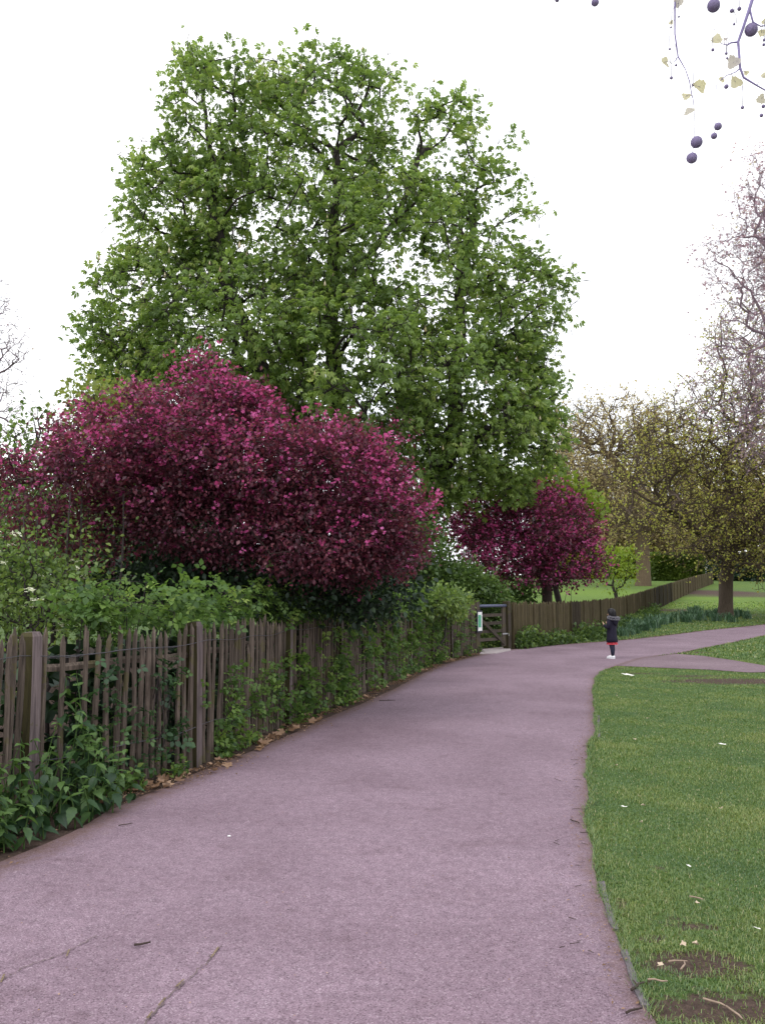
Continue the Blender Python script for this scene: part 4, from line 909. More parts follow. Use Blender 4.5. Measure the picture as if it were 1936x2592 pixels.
# ------------------------------------------------------------------ dry leaves and litter along the fence foot
def maple_outline(lob=5, r=1.0, seed=0):
    rs = random.Random(seed); pts = []
    for i in range(lob*4):
        a = -pi*.5+2*pi*(i+.5)/(lob*4); ph = i % 4; rr = (.66, .78, 1.0, .8)[ph]*rs.uniform(.9, 1.08)
        if abs(a-(-pi/2)) < .35: rr *= .35
        pts.append((cos(a)*rr*r, sin(a)*rr*r))
    return pts
def young_outline(seed):
    rs = random.Random(seed); o = []
    for i in range(22):
        a = -pi/2+2*pi*(i+.5)/22; rr = (.88, .98)[i % 2]*rs.uniform(.9, 1.1)*(1+.16*sin(3*a+1)+.1*sin(a)); o.append((cos(a)*rr*.92, sin(a)*rr))
    return o
def dry_mesh(seed, mat, curl=.5, name='fallen_leaf'):
    rs = random.Random(seed); pts = young_outline(seed) if name == 'leaf' else maple_outline(5, 1, seed); n = len(pts); k1, k2 = rs.uniform(-curl, curl), rs.uniform(.1, curl)
    zf = lambda x, y: k2*(x*x+.6*y*y)*.6+k1*x*y+.08*sin(4*x+seed)
    v = [(0, 0, zf(0, 0))]+[(x*.5, y*.5, zf(x*.5, y*.5)) for x, y in pts]+[(x, y, zf(x, y)) for x, y in pts]
    f = [(0, 1+i, 1+(i+1) % n) for i in range(n)]+[(1+i, 1+n+i, 1+n+(i+1) % n, 1+(i+1) % n) for i in range(n)]
    me = bpy.data.meshes.new(name); me.from_pydata(v, [], f); me.materials.append(mat)
    a = me.attributes.new('rnd', 'FLOAT', 'FACE'); r0 = rs.random(); a.data.foreach_set('value', [r0]*len(f)); return me
DL = [dry_mesh(i, M['dryleaf']) for i in range(9)]
for i in range(120):
    s_ = S_(random.choice([240, 330, 400, 480, 520, 610, 640, 700, 760, 860, 900, 960, 1000, 1050, 1100, 1150])+random.uniform(-30, 30)); p, t, nr = fence_frame(s_)
    q = p+nr*random.uniform(.08, .34); o = bpy.data.objects.new('fallen_leaf', DL[i % 9]); put(o, None, 'curled brown dry leaf lying along the fence foot', 'leaf', 'dry leaves along the fence foot')
    z_ = random.uniform(.03, .06); sc = random.uniform(.03, .062); o.location = (q[0], q[1], z_-.01); o.scale = (sc,)*3; o.rotation_euler = (random.uniform(-.5, .5), random.uniform(-.5, .5), random.uniform(0, 6.3))
n = 9000; ss = rng.random(n)*FEN; ff_ = [fence_frame(a) for a in ss[::30]]; PP = np.array([fence_at(a) for a in ss]); NN = np.array([fence_frame(a)[2] for a in np.round(ss, 1)])
oo = .12+np.abs(rng.normal(0, .14, n)); patchy = np.sin(ss*2.3)+np.sin(ss*5.1+1) > -.5; PP = PP[patchy]+NN[patchy]*oo[patchy][:, None]; n = len(PP)
pos = np.stack([PP[:, 0], PP[:, 1], .016+.015*rng.random(n)], 1); d = unit(np.stack([rng.normal(0, 1, n), rng.normal(0, 1, n), rng.normal(0, .25, n)], 1))
obj('leaf_litter', foliage_mesh('leaf_litter', [(T_small(.3), pos, frames(d, roll=.4), .012+.02*rng.random(n)**2, 0, rng.random(n)**1.5)], np.zeros(3), [M['dryleaf']]), kind='stuff', label='broken brown leaf litter along the path edge under the fence', cat='leaf litter')
# small weeds along the fence foot
n = 1500; us = rng.random(n)*1000+230; ssx = np.array([S_(u) for u in np.linspace(200, 1215, 60)]); ss = np.interp(us, np.linspace(200, 1215, 60), ssx)
cl = (np.sin(ss*3.1)+np.sin(ss*7.7+2)) > .1; ss = ss[cl]; n = len(ss); PP = np.array([fence_at(a) for a in ss]); NN = np.array([fence_frame(a)[2] for a in ss]); PP += NN*(.06+.12*rng.random(n))[:, None]
pos = np.stack([PP[:, 0], PP[:, 1], .02+.16*rng.random(n)**1.5], 1)
obj('weeds', foliage_mesh('weeds', [(T_leaf(), pos, frames(unit(rng.normal(0, 1, (n, 3))+np.array([0, -.3, .4]))), .04+.03*rng.random(n), 0, rng.random(n))], np.zeros(3), [M['bramble']]), kind='stuff', label='low green weeds growing at the foot of the picket fence', cat='weeds')
# weeds along the boarded fence
n = 5200; s2 = rng.random(n)**1.3*26; q = np.array([f2at(a) for a in s2]); q2 = np.array([f2at(a+.3) for a in s2]); tt = unit(q2-q); nn = np.stack([tt[:, 1], -tt[:, 0]], 1)
hh = (.25+.25*np.sin(s2*2.2)*np.sin(s2*.9+1)+.1)*(.6+.8*rng.random(n)); off = .12+.5*rng.random(n)*np.minimum(1, .5+s2/12)
q += nn*off[:, None]; pos = np.stack([q[:, 0], q[:, 1], h(q[:, 1])+np.clip(hh, .03, .6)*rng.random(n)], 1)
obj('weeds', foliage_mesh('weeds', [(T_leaf(.3), pos, frames(unit(rng.normal(0, .7, (n, 3))+np.array([0, -.3, .5]))), .09+.07*rng.random(n), 0, rng.random(n))], np.zeros(3), [M['shrub']]), kind='stuff', label='ragged green weeds along the foot of the boarded fence', cat='weeds')
gpb = G(1250, 1640); gb = np.array([gpb[0]-.15, gpb[1]+.12, 0.0]); n = 330
r_ = rng.normal(0, 1, (n, 3))*np.array([.17, .12, .12])+np.array([0, 0, .26]); r_[:, 2] = np.abs(r_[:, 2]); rt2 = empty('elder_seedling', gb, 'bright green leafy plant growing at the foot of the gate', 'plant')
obj('foliage', foliage_mesh('foliage', [(T_leaf(.4), r_, frames(unit(r_*2+rng.normal(0, .5, (n, 3)))), .09, 0, rng.random(n))], np.zeros(3), [M['lightshrub']]), rt2, kind='stuff')
mb = MB()
for a in range(5): mb.tube([(0, 0, 0), (.05*cos(a*1.3), .05*sin(a*1.3), .15), (.13*cos(a*1.3), .1*sin(a*1.3), .34)], [.006, .005, .002], 5)
obj('stem', mb.me('stem', M['shrub']), rt2)

# ------------------------------------------------------------------ daffodil clumps
def strap(n, hg, wd):
    A = rng.random(n)*2*pi; bx = rng.normal(0, .09, (n, 2)); Ls = hg*(.7+.5*rng.random(n)); ln = .25+.5*rng.random(n); V = []; Fc = []
    for i in range(n):
        d = np.array([cos(A[i]), sin(A[i])]); s_ = np.array([-d[1], d[0]])*wd; b0 = len(V)
        for j, t in enumerate((0, .45, .8, 1.0)):
            r = ln[i]*Ls[i]*t**2*.7; c = bx[i]+d*r; z = Ls[i]*(t-.28*ln[i]*t**3); w = (1, 1, .8, .15)[j]
            V += [(c[0]-s_[0]*w, c[1]-s_[1]*w, z), (c[0]+s_[0]*w, c[1]+s_[1]*w, z)]
        Fc += [(b0+2*j, b0+2*j+1, b0+2*j+3, b0+2*j+2) for j in range(3)]
    return mesh_np('leaves', V, Fc, M['daffodil'], rnd=np.repeat(rng.random(n), 3))
DM = [strap(46, .36, .014) for _ in range(4)]
for i in range(54):
    if i < 24: u, v = random.uniform(1568, 1660), 0; v = 1608-(u-1568)*.22+random.uniform(-22, 6)
    elif i < 42: u = random.uniform(1650, 1790); v = 1578-(u-1650)*.14+random.uniform(-14, 12)
    else: u = random.uniform(1750, 1900); v = 1562+random.uniform(-3, 16)
    g = G(u, v); r0 = empty('daffodil_clump', g, ('blue green daffodil clump in the dense row just right of the child' if i < 24 else 'blue green daffodil clump on the verge between child and oak' if i < 42 else 'blue green daffodil clump around the foot of the oak'), 'plant', 'daffodil clumps beside the path', rz=random.random()*6)
    o = bpy.data.objects.new('leaves', DM[i % 4]); put(o, r0); k = random.uniform(.8, 1.25)*(.8 if v > 1600 else 1.1); o.scale = (k*1.3, k*1.3, k)
for u, v, a in [(1508, 1612, .55), (1450, 1622, .35), (1480, 1618, .3), (1405, 1628, .4), (1360, 1632, .45), (1315, 1637, .4)]:
    g = G(u, v-3); r0 = empty('weed', g, 'leafy green weed standing against the boarded fence behind the child', 'plant', 'weeds against the boarded fence'); n = 60
    p_ = rng.normal(0, 1, (n, 3))*np.array([.1, .08, 0])+np.stack([np.zeros(n), np.zeros(n), a*rng.random(n)], 1)
    obj('leaves', foliage_mesh('leaves', [(T_leaf(), p_, frames(unit(rng.normal(0, .6, (n, 3))+np.array([0, 0, .5]))), .09, 0, rng.random(n))], np.zeros(3), [M['lightshrub']]), r0, kind='stuff')

# ------------------------------------------------------------------ grass blades on the lawn
def blades(n, ylo, yhi, name, label, hgt, wid, xr, mat, poww=1.0):
    y = ylo*(yhi/ylo)**(rng.random(n)**poww); x = xr(y)[0]+(xr(y)[1]-xr(y)[0])*rng.random(n)
    ok = ~pip(x, y, main_poly) & ~pip(x, y, spur) & (x > Lx(np.minimum(y, 25))+.2)
    s_ = np.zeros(n)
    for gx, gy, rx, ry, st in patches: s_ = np.maximum(s_, st*np.exp(-(((x-gx)/rx)**2+((y-gy)/ry)**2)))
    wear = np.sin(x*9.1+3*np.sin(y*5.3))*np.sin(y*7.7+2*np.sin(x*4.1))+.5*np.sin(x*21+y*13); ok &= rng.random(n) > np.clip((s_+.2*rng.normal(0, 1, n)-.3)*2.5+np.clip(wear-.75, 0, 1)*.9, 0, .97); x, y = x[ok], y[ok]; n = len(x)
    den = np.sin(x*2.1+1.3*np.sin(y*1.7))*np.sin(y*2.3+x)+.6*np.sin(x*6.1+2*np.sin(y*4.7)); 
    sc = np.maximum(1, y/4.5)**.8
    H = hgt*(.6+.55*rng.random(n))*(1+.3*np.clip(den, -1, 1)); Wd = wid*sc*(.7+.6*rng.random(n)); a = rng.random(n)*2*pi; ln = .5+.9*rng.random(n)
    dx, dy = np.cos(a), np.sin(a); z0 = h(y); px_, py_ = -dy*Wd, dx*Wd
    b0 = np.stack([x-px_, y-py_, z0-.005], 1); b1 = np.stack([x+px_, y+py_, z0-.005], 1)
    m0 = np.stack([x+dx*H*ln*.35-px_*.8, y+dy*H*ln*.35-py_*.8, z0+H*.6], 1); m1 = np.stack([x+dx*H*ln*.35+px_*.8, y+dy*H*ln*.35+py_*.8, z0+H*.6], 1)
    t = np.stack([x+dx*H*ln, y+dy*H*ln, z0+H*(1-.35*ln)], 1)
    V = np.stack([b0, b1, m0, m1, t], 1).reshape(-1, 3); q = np.array([(0, 1, 3), (0, 3, 2), (2, 3, 4)]); Fc = (q[None]+(np.arange(n)*5)[:, None, None]).reshape(-1, 3)
    rn = np.clip(.45+.22*den+.22*rng.normal(0, 1, n), 0, 1)
    dry = rng.random(n) < .04; rn = np.where(dry, 1.0, np.minimum(rn, .93))
    return obj(name, mesh_np(name, V, Fc, mat, rnd=np.repeat(rn, 3)), kind='stuff', label=label, cat='grass')
M['grass'] = leafmat('grass_blade', [(0, (.06, .125, .036)), (.3, (.095, .17, .04)), (.6, (.15, .215, .045)), (.93, (.24, .275, .07)), (1, (.38, .34, .18))], .3, 1.35, .05, .5)
blades(330000, 3.2, 21, 'grass', 'short green grass of the near lawn right of the path', .022, .0016, lambda y: (np.maximum(.15*y+.3, .6), .5*y+1.2), M['grass'])
blades(45000, 21, 60, 'grass', 'grass of the far verge around the daffodils and oak', .06, .003, lambda y: (.2*y, .5*y+2), M['grass'])

n = 17000; k = rng.integers(20, 175, n); e0 = Rc[k]; e1 = Rc[k+1]; t_ = rng.random(n)[:, None]; q = e0*(1-t_)+e1*t_; tt = unit(e1-e0); nn = np.stack([tt[:, 1], -tt[:, 0]], 1)
tuft = np.sin(k*1.7+np.sin(k*.37)*3)+rng.normal(0, .5, n); q += nn*(.05*rng.random(n)-.028*np.clip(tuft, 0, 1.2)*rng.random(n))[:, None]
q = q[q[:, 1] < 18.3]; n = len(q); Hh = .022+.03*rng.random(n); a = rng.random(n)*2*pi; w_ = .0018*np.maximum(1, q[:, 1]/4.5)**.8; dx, dy = np.cos(a), np.sin(a); z0 = h(q[:, 1])+.004
V = np.stack([np.stack([q[:, 0]-dy*w_, q[:, 1]+dx*w_, z0], 1), np.stack([q[:, 0]+dy*w_, q[:, 1]-dx*w_, z0], 1), np.stack([q[:, 0]+dx*Hh*.8, q[:, 1]+dy*Hh*.8, z0+Hh*.8], 1)], 1).reshape(-1, 3)
obj('edge_grass', mesh_np('edge_grass', V, np.arange(n*3).reshape(-1, 3), M['grass'], rnd=np.clip(rng.normal(.4, .3, n), 0, 1)), kind='stuff', label='ragged grass fringe creeping over the right edge of the path', cat='grass')
n = 2600; k = rng.integers(10, 175, n); q = Rc[k]+(Rc[k+1]-Rc[k])*rng.random(n)[:, None]; q[:, 0] -= np.abs(rng.normal(0, .1, n)); pos = np.stack([q[:, 0], q[:, 1], h(q[:, 1])+.013], 1)
obj('edge_litter', foliage_mesh('edge_litter', [(T_small(.22), pos, frames(unit(np.stack([rng.normal(0, 1, n), rng.normal(0, 1, n), rng.normal(0, .12, n)], 1)), roll=.3), .008+.016*rng.random(n)**2, 0, rng.random(n)*.7)], np.zeros(3), [M['dryleaf']]), kind='stuff', label='fine brown litter drifted against the right edge of the path', cat='leaf litter')
n = 900; y_ = 3.3+12*rng.random(n)**1.6; x_ = np.interp(y_, Lc[:120, 1], Lc[:120, 0])+.4+(1.5+2.5*rng.random(n))*rng.random(n)*1.4; pos = np.stack([x_, y_, np.full(n, .012)], 1); pos = pos[pip(x_, y_, main_poly)]; n = len(pos)
obj('path_grit', foliage_mesh('path_grit', [(T_small(.4), pos, frames(unit(np.stack([rng.normal(0, 1, n), rng.normal(0, 1, n), rng.normal(0, .1, n)], 1)), roll=.3), .004+.008*rng.random(n)**3, 0, rng.random(n))], np.zeros(3), [M['dryleaf']]), kind='stuff', label='tiny scattered bits of leaf and grit on the open tarmac', cat='litter')

# ------------------------------------------------------------------ edging, twigs, litter
ELAB = ['worn grey edging board showing beside the bare lawn spots', 'worn grey edging board nearest the bottom right corner', 'short grey edging board halfway up the lawn edge']
for seg in ([(1516, 2238), (1526, 2275), (1540, 2330), (1553, 2360)], [(1572, 2412), (1590, 2460), (1606, 2510), (1628, 2556)], [(1507, 1812), (1509, 1840), (1509, 1868)]):
    p = resample(np.array([G(u+6, v)[:2] for u, v in seg]), 10); mb = MB(); w = .016
    t = unit(np.gradient(p, axis=0)); nn = np.stack([-t[:, 1], t[:, 0]], 1); wv = w*(.7+.5*rng.random(10))[:, None]; a, b = p+nn*wv, p-nn*wv; c = np.array([*p[0], 0])
    vs = [(q[0]-c[0], q[1]-c[1],   .014+random.uniform(-.004, .003)) for q in np.vstack([a, b])]+[(q[0]-c[0], q[1]-c[1], -.02) for q in np.vstack([a, b])]
    f = [(i, i+1, 11+i, 10+i) for i in range(9)]+[(i, 20+i, 21+i, i+1) for i in range(9)]+[(10+i, 11+i, 31+i, 30+i) for i in range(9)]+[(0, 10, 30, 20), (9, 29, 39, 19)]
    mb.add(vs, f); o = obj('edging_board', mb.me('edging_board', M['stone']), label=ELAB.pop(0), cat='edging'); o.location = c
M['stick'] = plain('stick_dark', (.05, .035, .03), .9); M['stickp'] = plain('stick_pale', (.3, .22, .17), .9)
def stick(u0, v0, u1, v1, r, mat, label, group, fork=False, z=.014):
    a, b = G(u0, v0), G(u1, v1); a[2] = b[2] = z+r; c = (a+b)/2; mb = MB(); d = b-a; sd_ = np.array([-d[1], d[0], 0])
    mb.tube([a-c, a*.65+b*.35-c+sd_*random.uniform(-.1, .1), a*.3+b*.7-c+sd_*random.uniform(-.1, .1), b-c], [r, r*.9, r*.85, r*.6], 6)
    if fork: mb.tube([(a*.5+b*.5)-c, (a*.3+b*.7)-c+sd_*.35+np.array([0, 0, r])], [r*.7, r*.4], 5)
    me = mb.me('twig', mat, True); o = obj('twig', me, label=label, cat='twig', group=group); o.location = c; return o
GT = 'twigs lying on the path'; GL = 'twigs lying on the lawn'
stick(339, 2404, 381, 2397, .006, M['stick'], 'straight dark stick alone on the near tarmac at lower left', GT)
stick(1444, 2082, 1466, 2091, .005, M['stick'], 'short dark twig on the tarmac near the right grass edge', GT)
stick(1468, 2114, 1489, 2115, .003, M['stick'], 'thin twig touching the grass edge of the path', GT)
stick(1598, 2520, 1632, 2500, .006, M['stick'], 'forked dark twig across the edging at lower right', GT, True)
stick(1585, 2578, 1625, 2566, .005, M['stick'], 'thin brown twig on the tarmac at the bottom edge', GT)
stick(960, 1777, 1000, 1776, .006, M['stick'], 'thin twig on the tarmac beyond the dry leaves at the bend', GT, True)
stick(300, 2097, 335, 2091, .004, M['stick'], 'thin twig on the tarmac beside the nettle clump', GT)
for i in range(20):
    u, v = random.uniform(1400, 1490), random.uniform(1870, 2420); u = min(u, 1480+(v-2150)*.2 if v > 2150 else 1480)
    stick(u, v, u+random.uniform(8, 24), v+random.uniform(-6, 6), .002, M['stick'], 'tiny dark twig scattered near the right edge of the tarmac', 'tiny twigs by the grass edge')
for q in [(1692, 2450, 1740, 2449), (1724, 2470, 1732, 2450), (1640, 2496, 1690, 2500), (1745, 2282, 1780, 2290), (1780, 2545, 1840, 2566), (1838, 2565, 1880, 2598)]:
    stick(*q, .0045, M['stickp'], 'pale dry stick on the bare earth patch at lower right', GL, z=.02)
PL_ = [dry_mesh(40+i, plain('petal_%d' % i, (.72, .7, .66) if i < 2 else (.5, .4, .3), .8, .1), .8, 'scrap') for i in range(4)]
def scrap(u, v, sx, sy, k, label, cat, name='paper_scrap', rz=0, group=None):
    g = G(u, v); o = obj(name, PL_[k], label=label, cat=cat, group=group); o.location = (g[0], g[1], g[2]+.05); o.scale = (sx, sy, .02); o.rotation_euler = (.2, .1, rz)
scrap(1590, 1715, .14, .05, 0, 'long white paper scrap on the grass below the child', 'paper scrap', rz=-.5)
scrap(1829, 1897, .05, .022, 0, 'crumpled white scrap on the open lawn at right', 'paper scrap', rz=.1)
scrap(1743, 2215, .012, .022, 1, 'small white fragment on the lawn above the bare patch', 'paper scrap', rz=.4)
scrap(1916, 2379, .010, .026, 1, 'thin white feather like scrap near the right edge', 'paper scrap', rz=1.2)
scrap(1580, 2060, .03, .012, 1, 'pale petal scrap on the lawn close to the path edge', 'paper scrap', rz=.2)
for u, v in [(1561, 1770), (1604, 1768), (1640, 1829), (1606, 1883), (1853, 1840), (1628, 2057), (1825, 2064), (1623, 2101), (1560, 1952), (1730, 2422), (1762, 2420), (1766, 2312), (1672, 2474)]:
    scrap(u, v, .022, .016, 2+random.randint(0, 1), 'faded tan leaf lying on the lawn', 'leaf', 'fallen_leaf', random.random()*6, 'faded leaves on the lawn')
g = G(580, 2122); mb = MB(); mb.ring_loft([(0, 0, 0, .012, .009), (0, 0, .004, .01, .007)], 12); o = obj('chewing_gum', mb.me('chewing_gum', M['white']), label='small white spot of gum on the tarmac', cat='gum'); o.location = (g[0], g[1], .012)

# ------------------------------------------------------------------ the child
cg = G(1550, 1668); person = empty('person', (cg[0], cg[1], .008), 'child in long dark navy coat with grey fur hood trim, red skirt and white shoes', 'person', rz=R_(-135)); person.scale = (1.07, 1.07, 1.07)
M['skin'] = plain('skin', (.45, .28, .2), .6, .05); M['coat'] = plain('navy_coat', (.012, .01, .024), .85, .3, 25); M['hair'] = plain('black_hair', (.008, .006, .009), .5, .3, 60)
M['fur'] = plain('grey_fur', (.34, .33, .37), .95, .4, 80); M['skirt'] = plain('red_skirt', (.42, .04, .06), .8, .4, 45); M['legging'] = plain('navy_leggings', (.02, .022, .045), .85, .2); M['shoe'] = plain('white_shoe', (.8, .8, .84), .55, .05)
def skin_obj(name, pts, edges, rad, mat, parent, sub=1, root=0):
    me = bpy.data.meshes.new(name); me.from_pydata(pts, edges, []); me.materials.append(mat); o = bpy.data.objects.new(name, me); put(o, parent)
    md = o.modifiers.new('Skin', 'SKIN'); md.use_smooth_shade = True
    for i, r in enumerate(rad):
        sv = me.skin_vertices[0].data[i]; sv.radius = (r, r) if not isinstance(r, tuple) else r; sv.use_root = (i == root)
    o.modifiers.new('Sub', 'SUBSURF').levels = sub; o.modifiers['Sub'].render_levels = sub; return o
bp = [(0, 0, .57), (0, .0, .68), (0, .005, .78), (0, .005, .87), (0, -.005, .92), (0, -.01, .99), (0, -.015, 1.06)]; be = [(0, 1), (1, 2), (2, 3), (3, 4), (4, 5), (5, 6)]; br = [(.085, .065), (.075, .06), (.085, .06), (.06, .05), .03, (.07, .075), (.055, .062)]
for sx in (-1, 1):
    i = len(bp); bp += [(sx*.055, 0, .52), (sx*.06, -.005+.02*sx, .29), (sx*.055, .01+.03*sx, .07), (sx*.055, -.07+.03*sx, .03)]; be += [(0, i), (i, i+1), (i+1, i+2), (i+2, i+3)]; br += [.058, .04, .026, (.026, .018)]
    i = len(bp); bp += [(sx*.11, 0, .85), (sx*.15, .01, .7), (sx*.1, -.12, .74), (sx*.075, -.16, .78)]; be += [(3, i), (i, i+1), (i+1, i+2), (i+2, i+3)]; br += [.038, .028, .021, (.022, .012)]
    for k, (fx, L) in enumerate(((-.016, .028), (-.006, .034), (.004, .036), (.014, .03))):
        j = len(bp); bp += [(sx*(.07+fx), -.175, .795), (sx*(.068+fx), -.185, .795+L)]; be += [(i+3, j), (j, j+1)]; br += [.005, .0045]
    j = len(bp); bp += [(sx*.052, -.165, .785), (sx*.045, -.178, .8)]; be += [(i+3, j), (j, j+1)]; br += [.006, .005]
body = skin_obj('body', bp, be, br, M['skin'], person, 2)
mb = MB(); mb.ring_loft([(0, .0, .37, .15, .115, .05, 7), (0, .0, .45, .145, .11, .04, 7), (0, 0, .58, .13, .1, .03, 5), (0, 0, .7, .125, .095, .02, 4), (0, .005, .8, .135, .095), (0, .005, .87, .125, .085), (0, .01, .915, .075, .06), (0, .01, .93, .05, .05)], 28)
co = obj('coat', mb.me('coat', M['coat'], True), person)
for sx in (-1, 1):
    mb = MB(); mb.tube([(sx*.1, .005, .87), (sx*.135, .01, .8), (sx*.158, .01, .71), (sx*.13, -.06, .71), (sx*.1, -.125, .745)], [.05, .052, .05, .042, .034], 12); obj('sleeve', mb.me('sleeve', M['coat'], True), co)
mb = MB(); mb.ring_loft([(0, .095, .74, .03, .012), (0, .1, .78, .085, .035), (0, .095, .85, .115, .055), (0, .08, .9, .12, .065), (0, .065, .915, .1, .055)], 20); obj('hood', mb.me('hood', M['coat'], True), co)
n = 2600; a = rng.random(n)*2*pi; b = rng.random(n)*2*pi; rr = .03; pos = np.stack([np.cos(a)*(.125+rr*np.cos(b)), .055+np.sin(a)*(.085+rr*np.cos(b)), .915+rr*np.sin(b)*.8-.015*np.sin(a)], 1)
dd = np.stack([np.cos(a)*np.cos(b), np.sin(a)*np.cos(b), np.sin(b)], 1); obj('fur_trim', foliage_mesh('fur_trim', [(T_small(.14), pos, frames(unit(dd+rng.normal(0, .4, dd.shape))), .024, 0, rng.random(n))], np.zeros(3), [M['fur']]), co, kind='stuff')
mb = MB(); mb.ring_loft([(0, 0, .315, .135, .115, .1, 9), (0, 0, .38, .115, .095, .06, 9), (0, 0, .5, .09, .075, .0, 9)], 54, cap=False); obj('skirt', mb.me('skirt', M['skirt'], True), person)
for sx in (-1, 1):
    mb = MB(); mb.tube([(sx*.055, 0, .5), (sx*.058, 0, .4), (sx*.06, -.005+.02*sx, .29), (sx*.058, .012+.025*sx, .2), (sx*.055, .01+.03*sx, .06)], [.062, .054, .045, .044, .03], 14); obj('legging', mb.me('legging', M['legging'], True), person)
    mb = MB(); yo = .03*sx; mb.tube([(sx*.056, .055+yo, .035), (sx*.056, .02+yo, .045), (sx*.056, -.03+yo, .042), (sx*.056, -.085+yo, .03), (sx*.056, -.135+yo, .024)], [.022, .036, .036, .03, .014], 12, sq=(1, .95)); mb.box((sx*.056, -.04+yo, .008), (.062, .185, .016))
    sh = obj('shoe', mb.me('shoe', M['shoe'], True), person)
mb = MB(); mb.ring_loft([(0, .035, .9, .062, .03), (0, .03, .94, .085, .05), (0, .02, 1.0, .098, .075), (0, .006, 1.06, .095, .09), (0, .0, 1.105, .075, .075), (0, .0, 1.128, .035, .035), (0, .0, 1.132, .01, .01)], 24)
hr = obj('hair', mb.me('hair', M['hair'], True), person); mb = MB()
for i in range(90):
    a = random.uniform(-.5, pi+.5); x, y = .09*cos(a), .02+.07*sin(a); z0 = random.uniform(.98, 1.08); L = random.uniform(.08, .17)
    mb.tube([(x*.95, y, z0), (x*1.08, y*1.1, z0-L*.5), (x*1.1+random.uniform(-.02, .02), y*1.1, z0-L)], [.008, .007, .001], 4)
obj('locks', mb.me('locks', M['hair'], True), hr)
for sx in (-1, 1):
    mb = MB(); mb.ring_loft([(sx*.03, -.088, 1.002, .002, .002), (sx*.03, -.092, 1.006, .009, .006), (sx*.03, -.088, 1.011, .002, .002)], 10); obj('eye', mb.me('eye', M['hair'], True), body)
mb = MB(); mb.tube([(0, -.085, 1.0), (0, -.1, .985), (0, -.09, .975)], [.006, .009, .005], 8); obj('nose', mb.me('nose', M['skin'], True), body)
mb = MB(); mb.tube([(-.018, -.082, .955), (0, -.089, .953), (.018, -.082, .955)], [.002, .005, .002], 6); obj('mouth', mb.me('mouth', M['skirt'], True), body)

# ------------------------------------------------------------------ overhanging London plane: trunk out of frame, branch tips at upper right
M['ball'] = plain('seed_ball', (.3, .25, .42), .95, .3, 120); M['twig_v'] = plain('young_twig', (.24, .2, .38), .8); M['young_stalk'] = plain('leaf_stalk', (.4, .36, .4), .8); M['thread'] = plain('stalk', (.28, .26, .32), .8)  # violet sky glare is mixed into the ball and twig colours
M['young'] = leafmat('young_plane_leaf', [(0, (.5, .44, .52)), (.5, (.6, .55, .48)), (1, (.66, .6, .42))], .5, 1.3)
tb = np.array([5.2, -1.5, 0.0]); pt = empty('plane_tree', tb, 'overhanging plane tree twigs with young leaves and seed balls at top right', 'tree')
mb = MB(); mb.tube([(0, 0, -.1), (0, 0, .6), (-.05, .05, 2.5), (-.1, .1, 4.8), (-.2, .2, 7.5)], [.5, .38, .33, .28, .2], 16, cap=True); obj('trunk', mb.me('trunk', M['bark_plane'], True), pt)
mb = MB(); mb.tube([q-tb for q in (np.array([5.1, -1.4, 4.3]), np.array([4.4, .2, 5.1]), np.array([3.2, 1.7, 5.2]), np.array([2.2, 2.9, 4.9]), np.array([1.4, 3.5, 4.6]))], [.16, .12, .08, .045, .02], 10); obj('branch', mb.me('branch', M['bark_plane'], True), pt)
YA, YB = 2.6, 2.5
TWP = []
def tw(px, Y, rr, mat, up=None, name='twig'):
    pts = [P(u, v, Y) for u, v in px]
    if name == 'twig': TWP.extend([a*(1-t)+b*t for a, b in zip(pts[:-1], pts[1:]) for t in (0, .5, 1)])
    if up is not None: pts = [np.array(up)]+[pts[0]+np.array([0, .05, .3])]+pts; rr = [rr[0]*2.2, rr[0]*1.3]+list(rr)
    mb = MB(); mb.tube([p-tb for p in pts], rr, 6); return obj(name, mb.me(name, mat, True), pt)
px1 = S(1, YA)
tw([(1708, -40), (1708, 20), (1708, 50), (1708, 85), (1712, 112), (1716, 142), (1735, 175), (1745, 205), (1750, 235), (1754, 250), (1757, 275)], YA, [.0032, .003, .0028, .0025, .0024, .0022, .0014, .0018, .0016, .0014, .001], M['twig_v'], (2.3, 2.9, 4.85))
tw([(1716, 142), (1710, 152), (1700, 159)], YA, [.0015, .0013, .0008], M['twig_v'])
tw([(1915, -40), (1897, 20), (1882, 65), (1868, 105), (1871, 140), (1873, 170), (1882, 195), (1915, 215), (1945, 232), (1990, 250)], YB, [.0062, .0056, .0048, .0044, .004, .0038, .0034, .0024, .002, .0015], M['twig_v'], (2.6, 2.5, 4.95))
tw([(1868, 105), (1850, 107), (1840, 113), (1826, 109)], YB, [.003, .0026, .0022, .001], M['twig_v'])
tw([(1898, 24), (1903, 45), (1908, 62)], YB, [.0035, .003, .003], M['twig_v']); tw([(1906, 55), (1925, 65), (1950, 62)], YB, [.003, .002, .0015], M['twig_v']); tw([(1873, 172), (1860, 182), (1838, 190), (1826, 200), (1813, 215)], YB, [.0022, .0016, .0014, .0012, .0008], M['twig_v'])
def thr(px, Y): return tw(px, Y, [.001]*len(px), M['thread'], name='stalk')
thr([(1757, 275), (1758, 310), (1757, 345), (1752, 390)], YA); thr([(1813, 215), (1812, 265), (1811, 312), (1808, 340)], YB); thr([(1878, 200), (1880, 235), (1879, 268)], YB)
thr([(1856, -20), (1855, 20), (1863, 40), (1864, 58)], YB); thr([(1872, -20), (1871, 18)], YB); thr([(1806, -40), (1806, 0)], YB); thr([(1506, -40), (1506, 0)], YA)
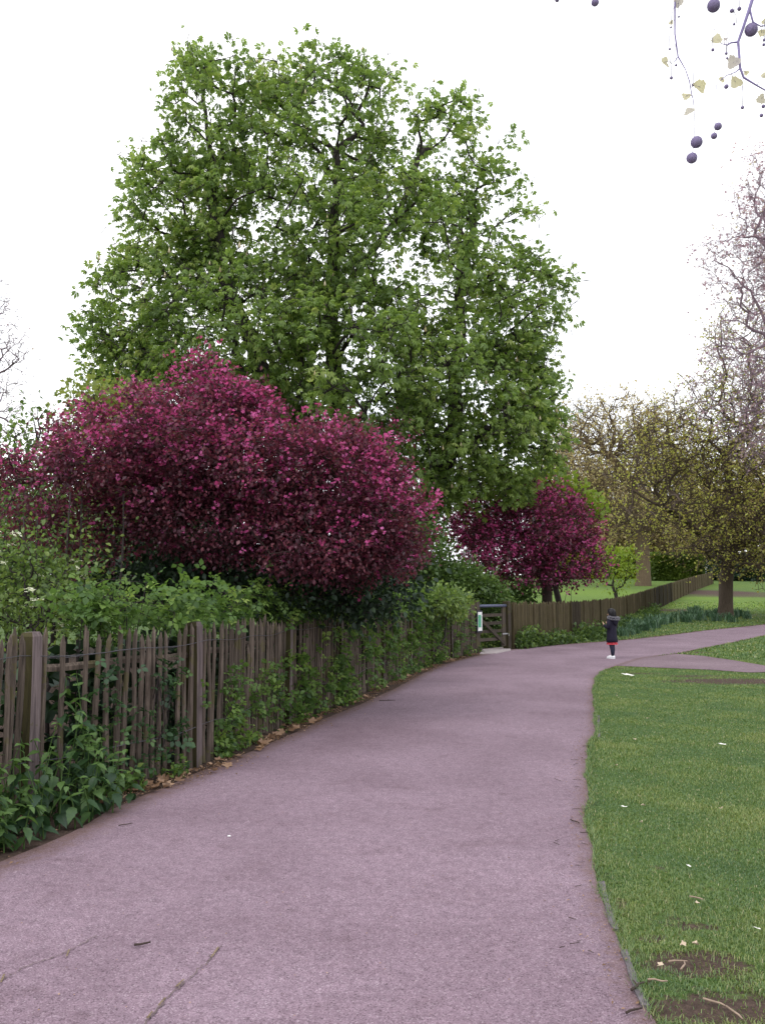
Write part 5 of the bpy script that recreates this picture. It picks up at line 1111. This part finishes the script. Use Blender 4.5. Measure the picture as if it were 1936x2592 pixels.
def ball_mesh():
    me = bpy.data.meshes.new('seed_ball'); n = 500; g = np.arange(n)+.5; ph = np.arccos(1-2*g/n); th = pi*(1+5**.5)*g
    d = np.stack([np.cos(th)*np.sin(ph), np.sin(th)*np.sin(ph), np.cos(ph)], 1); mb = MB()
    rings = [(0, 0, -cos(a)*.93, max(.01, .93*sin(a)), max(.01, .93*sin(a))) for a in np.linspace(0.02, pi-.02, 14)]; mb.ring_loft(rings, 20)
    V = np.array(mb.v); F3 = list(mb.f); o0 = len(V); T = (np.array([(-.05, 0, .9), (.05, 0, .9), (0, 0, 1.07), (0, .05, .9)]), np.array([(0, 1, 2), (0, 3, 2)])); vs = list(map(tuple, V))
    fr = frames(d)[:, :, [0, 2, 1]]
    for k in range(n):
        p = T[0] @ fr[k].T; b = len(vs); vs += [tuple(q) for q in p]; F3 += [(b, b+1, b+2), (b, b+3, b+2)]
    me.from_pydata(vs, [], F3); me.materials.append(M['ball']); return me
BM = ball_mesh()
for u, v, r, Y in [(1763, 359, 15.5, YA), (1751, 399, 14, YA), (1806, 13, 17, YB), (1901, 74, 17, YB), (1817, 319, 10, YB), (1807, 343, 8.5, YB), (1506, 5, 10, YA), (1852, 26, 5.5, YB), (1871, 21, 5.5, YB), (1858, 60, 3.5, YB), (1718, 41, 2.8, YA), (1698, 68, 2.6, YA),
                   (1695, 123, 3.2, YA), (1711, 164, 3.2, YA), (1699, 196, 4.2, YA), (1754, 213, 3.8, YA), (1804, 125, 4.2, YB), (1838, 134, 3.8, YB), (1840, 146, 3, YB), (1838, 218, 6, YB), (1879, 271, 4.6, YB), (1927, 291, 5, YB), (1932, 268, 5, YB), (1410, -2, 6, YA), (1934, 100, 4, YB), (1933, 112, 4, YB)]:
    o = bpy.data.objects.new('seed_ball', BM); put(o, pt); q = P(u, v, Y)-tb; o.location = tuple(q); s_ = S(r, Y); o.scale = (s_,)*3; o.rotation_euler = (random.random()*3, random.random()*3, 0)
    if r < 5: thr([(u, v), (u+random.uniform(-2, 2), v-30), (u+random.uniform(-5, 12), v-55)], Y)
YL = [dry_mesh(60+i, M['young'], .35, 'leaf') for i in range(6)]
for i, (u, v, r, Y, rz) in enumerate([(1716, 6, 14, YA, 0), (1682, 156, 17, YA, 1.2), (1772, 219, 20, YA, -.6), (1735, 243, 12, YA, 2), (1744, 280, 15, YA, 2.6), (1813, 99, 16, YB, .8), (1855, 158, 19, YB, .3), (1861, 207, 17, YB, 2.4), (1826, 200, 10, YB, 1.4), (1889, 183, 8, YB, 4), (1926, 248, 14, YB, 3), (1936, 190, 12, YB, 1), (1836, 98, 7, YB, 0), (1698, 57, 7, YA, 1), (1928, 82, 12, YB, 2), (1935, 55, 10, YB, 1)]):
    o = bpy.data.objects.new('leaf', YL[i % 6]); put(o, pt); q = P(u, v, Y)-tb; o.location = tuple(q); s_ = S(r, Y); o.scale = (s_,)*3; o.rotation_euler = (pi/2+random.uniform(-.5, .5), rz, random.uniform(-.5, .5))
    w_ = np.array(TWP); n_ = w_[np.argmin(np.linalg.norm(w_-(q+tb), axis=1))]
    mb = MB(); mb.tube([n_-tb, (n_-tb)*.5+q*.5+np.array([0, 0, .006]), q], [.0013, .001, .0009], 5); obj('stalk', mb.me('stalk', M['young_stalk'], True), pt)
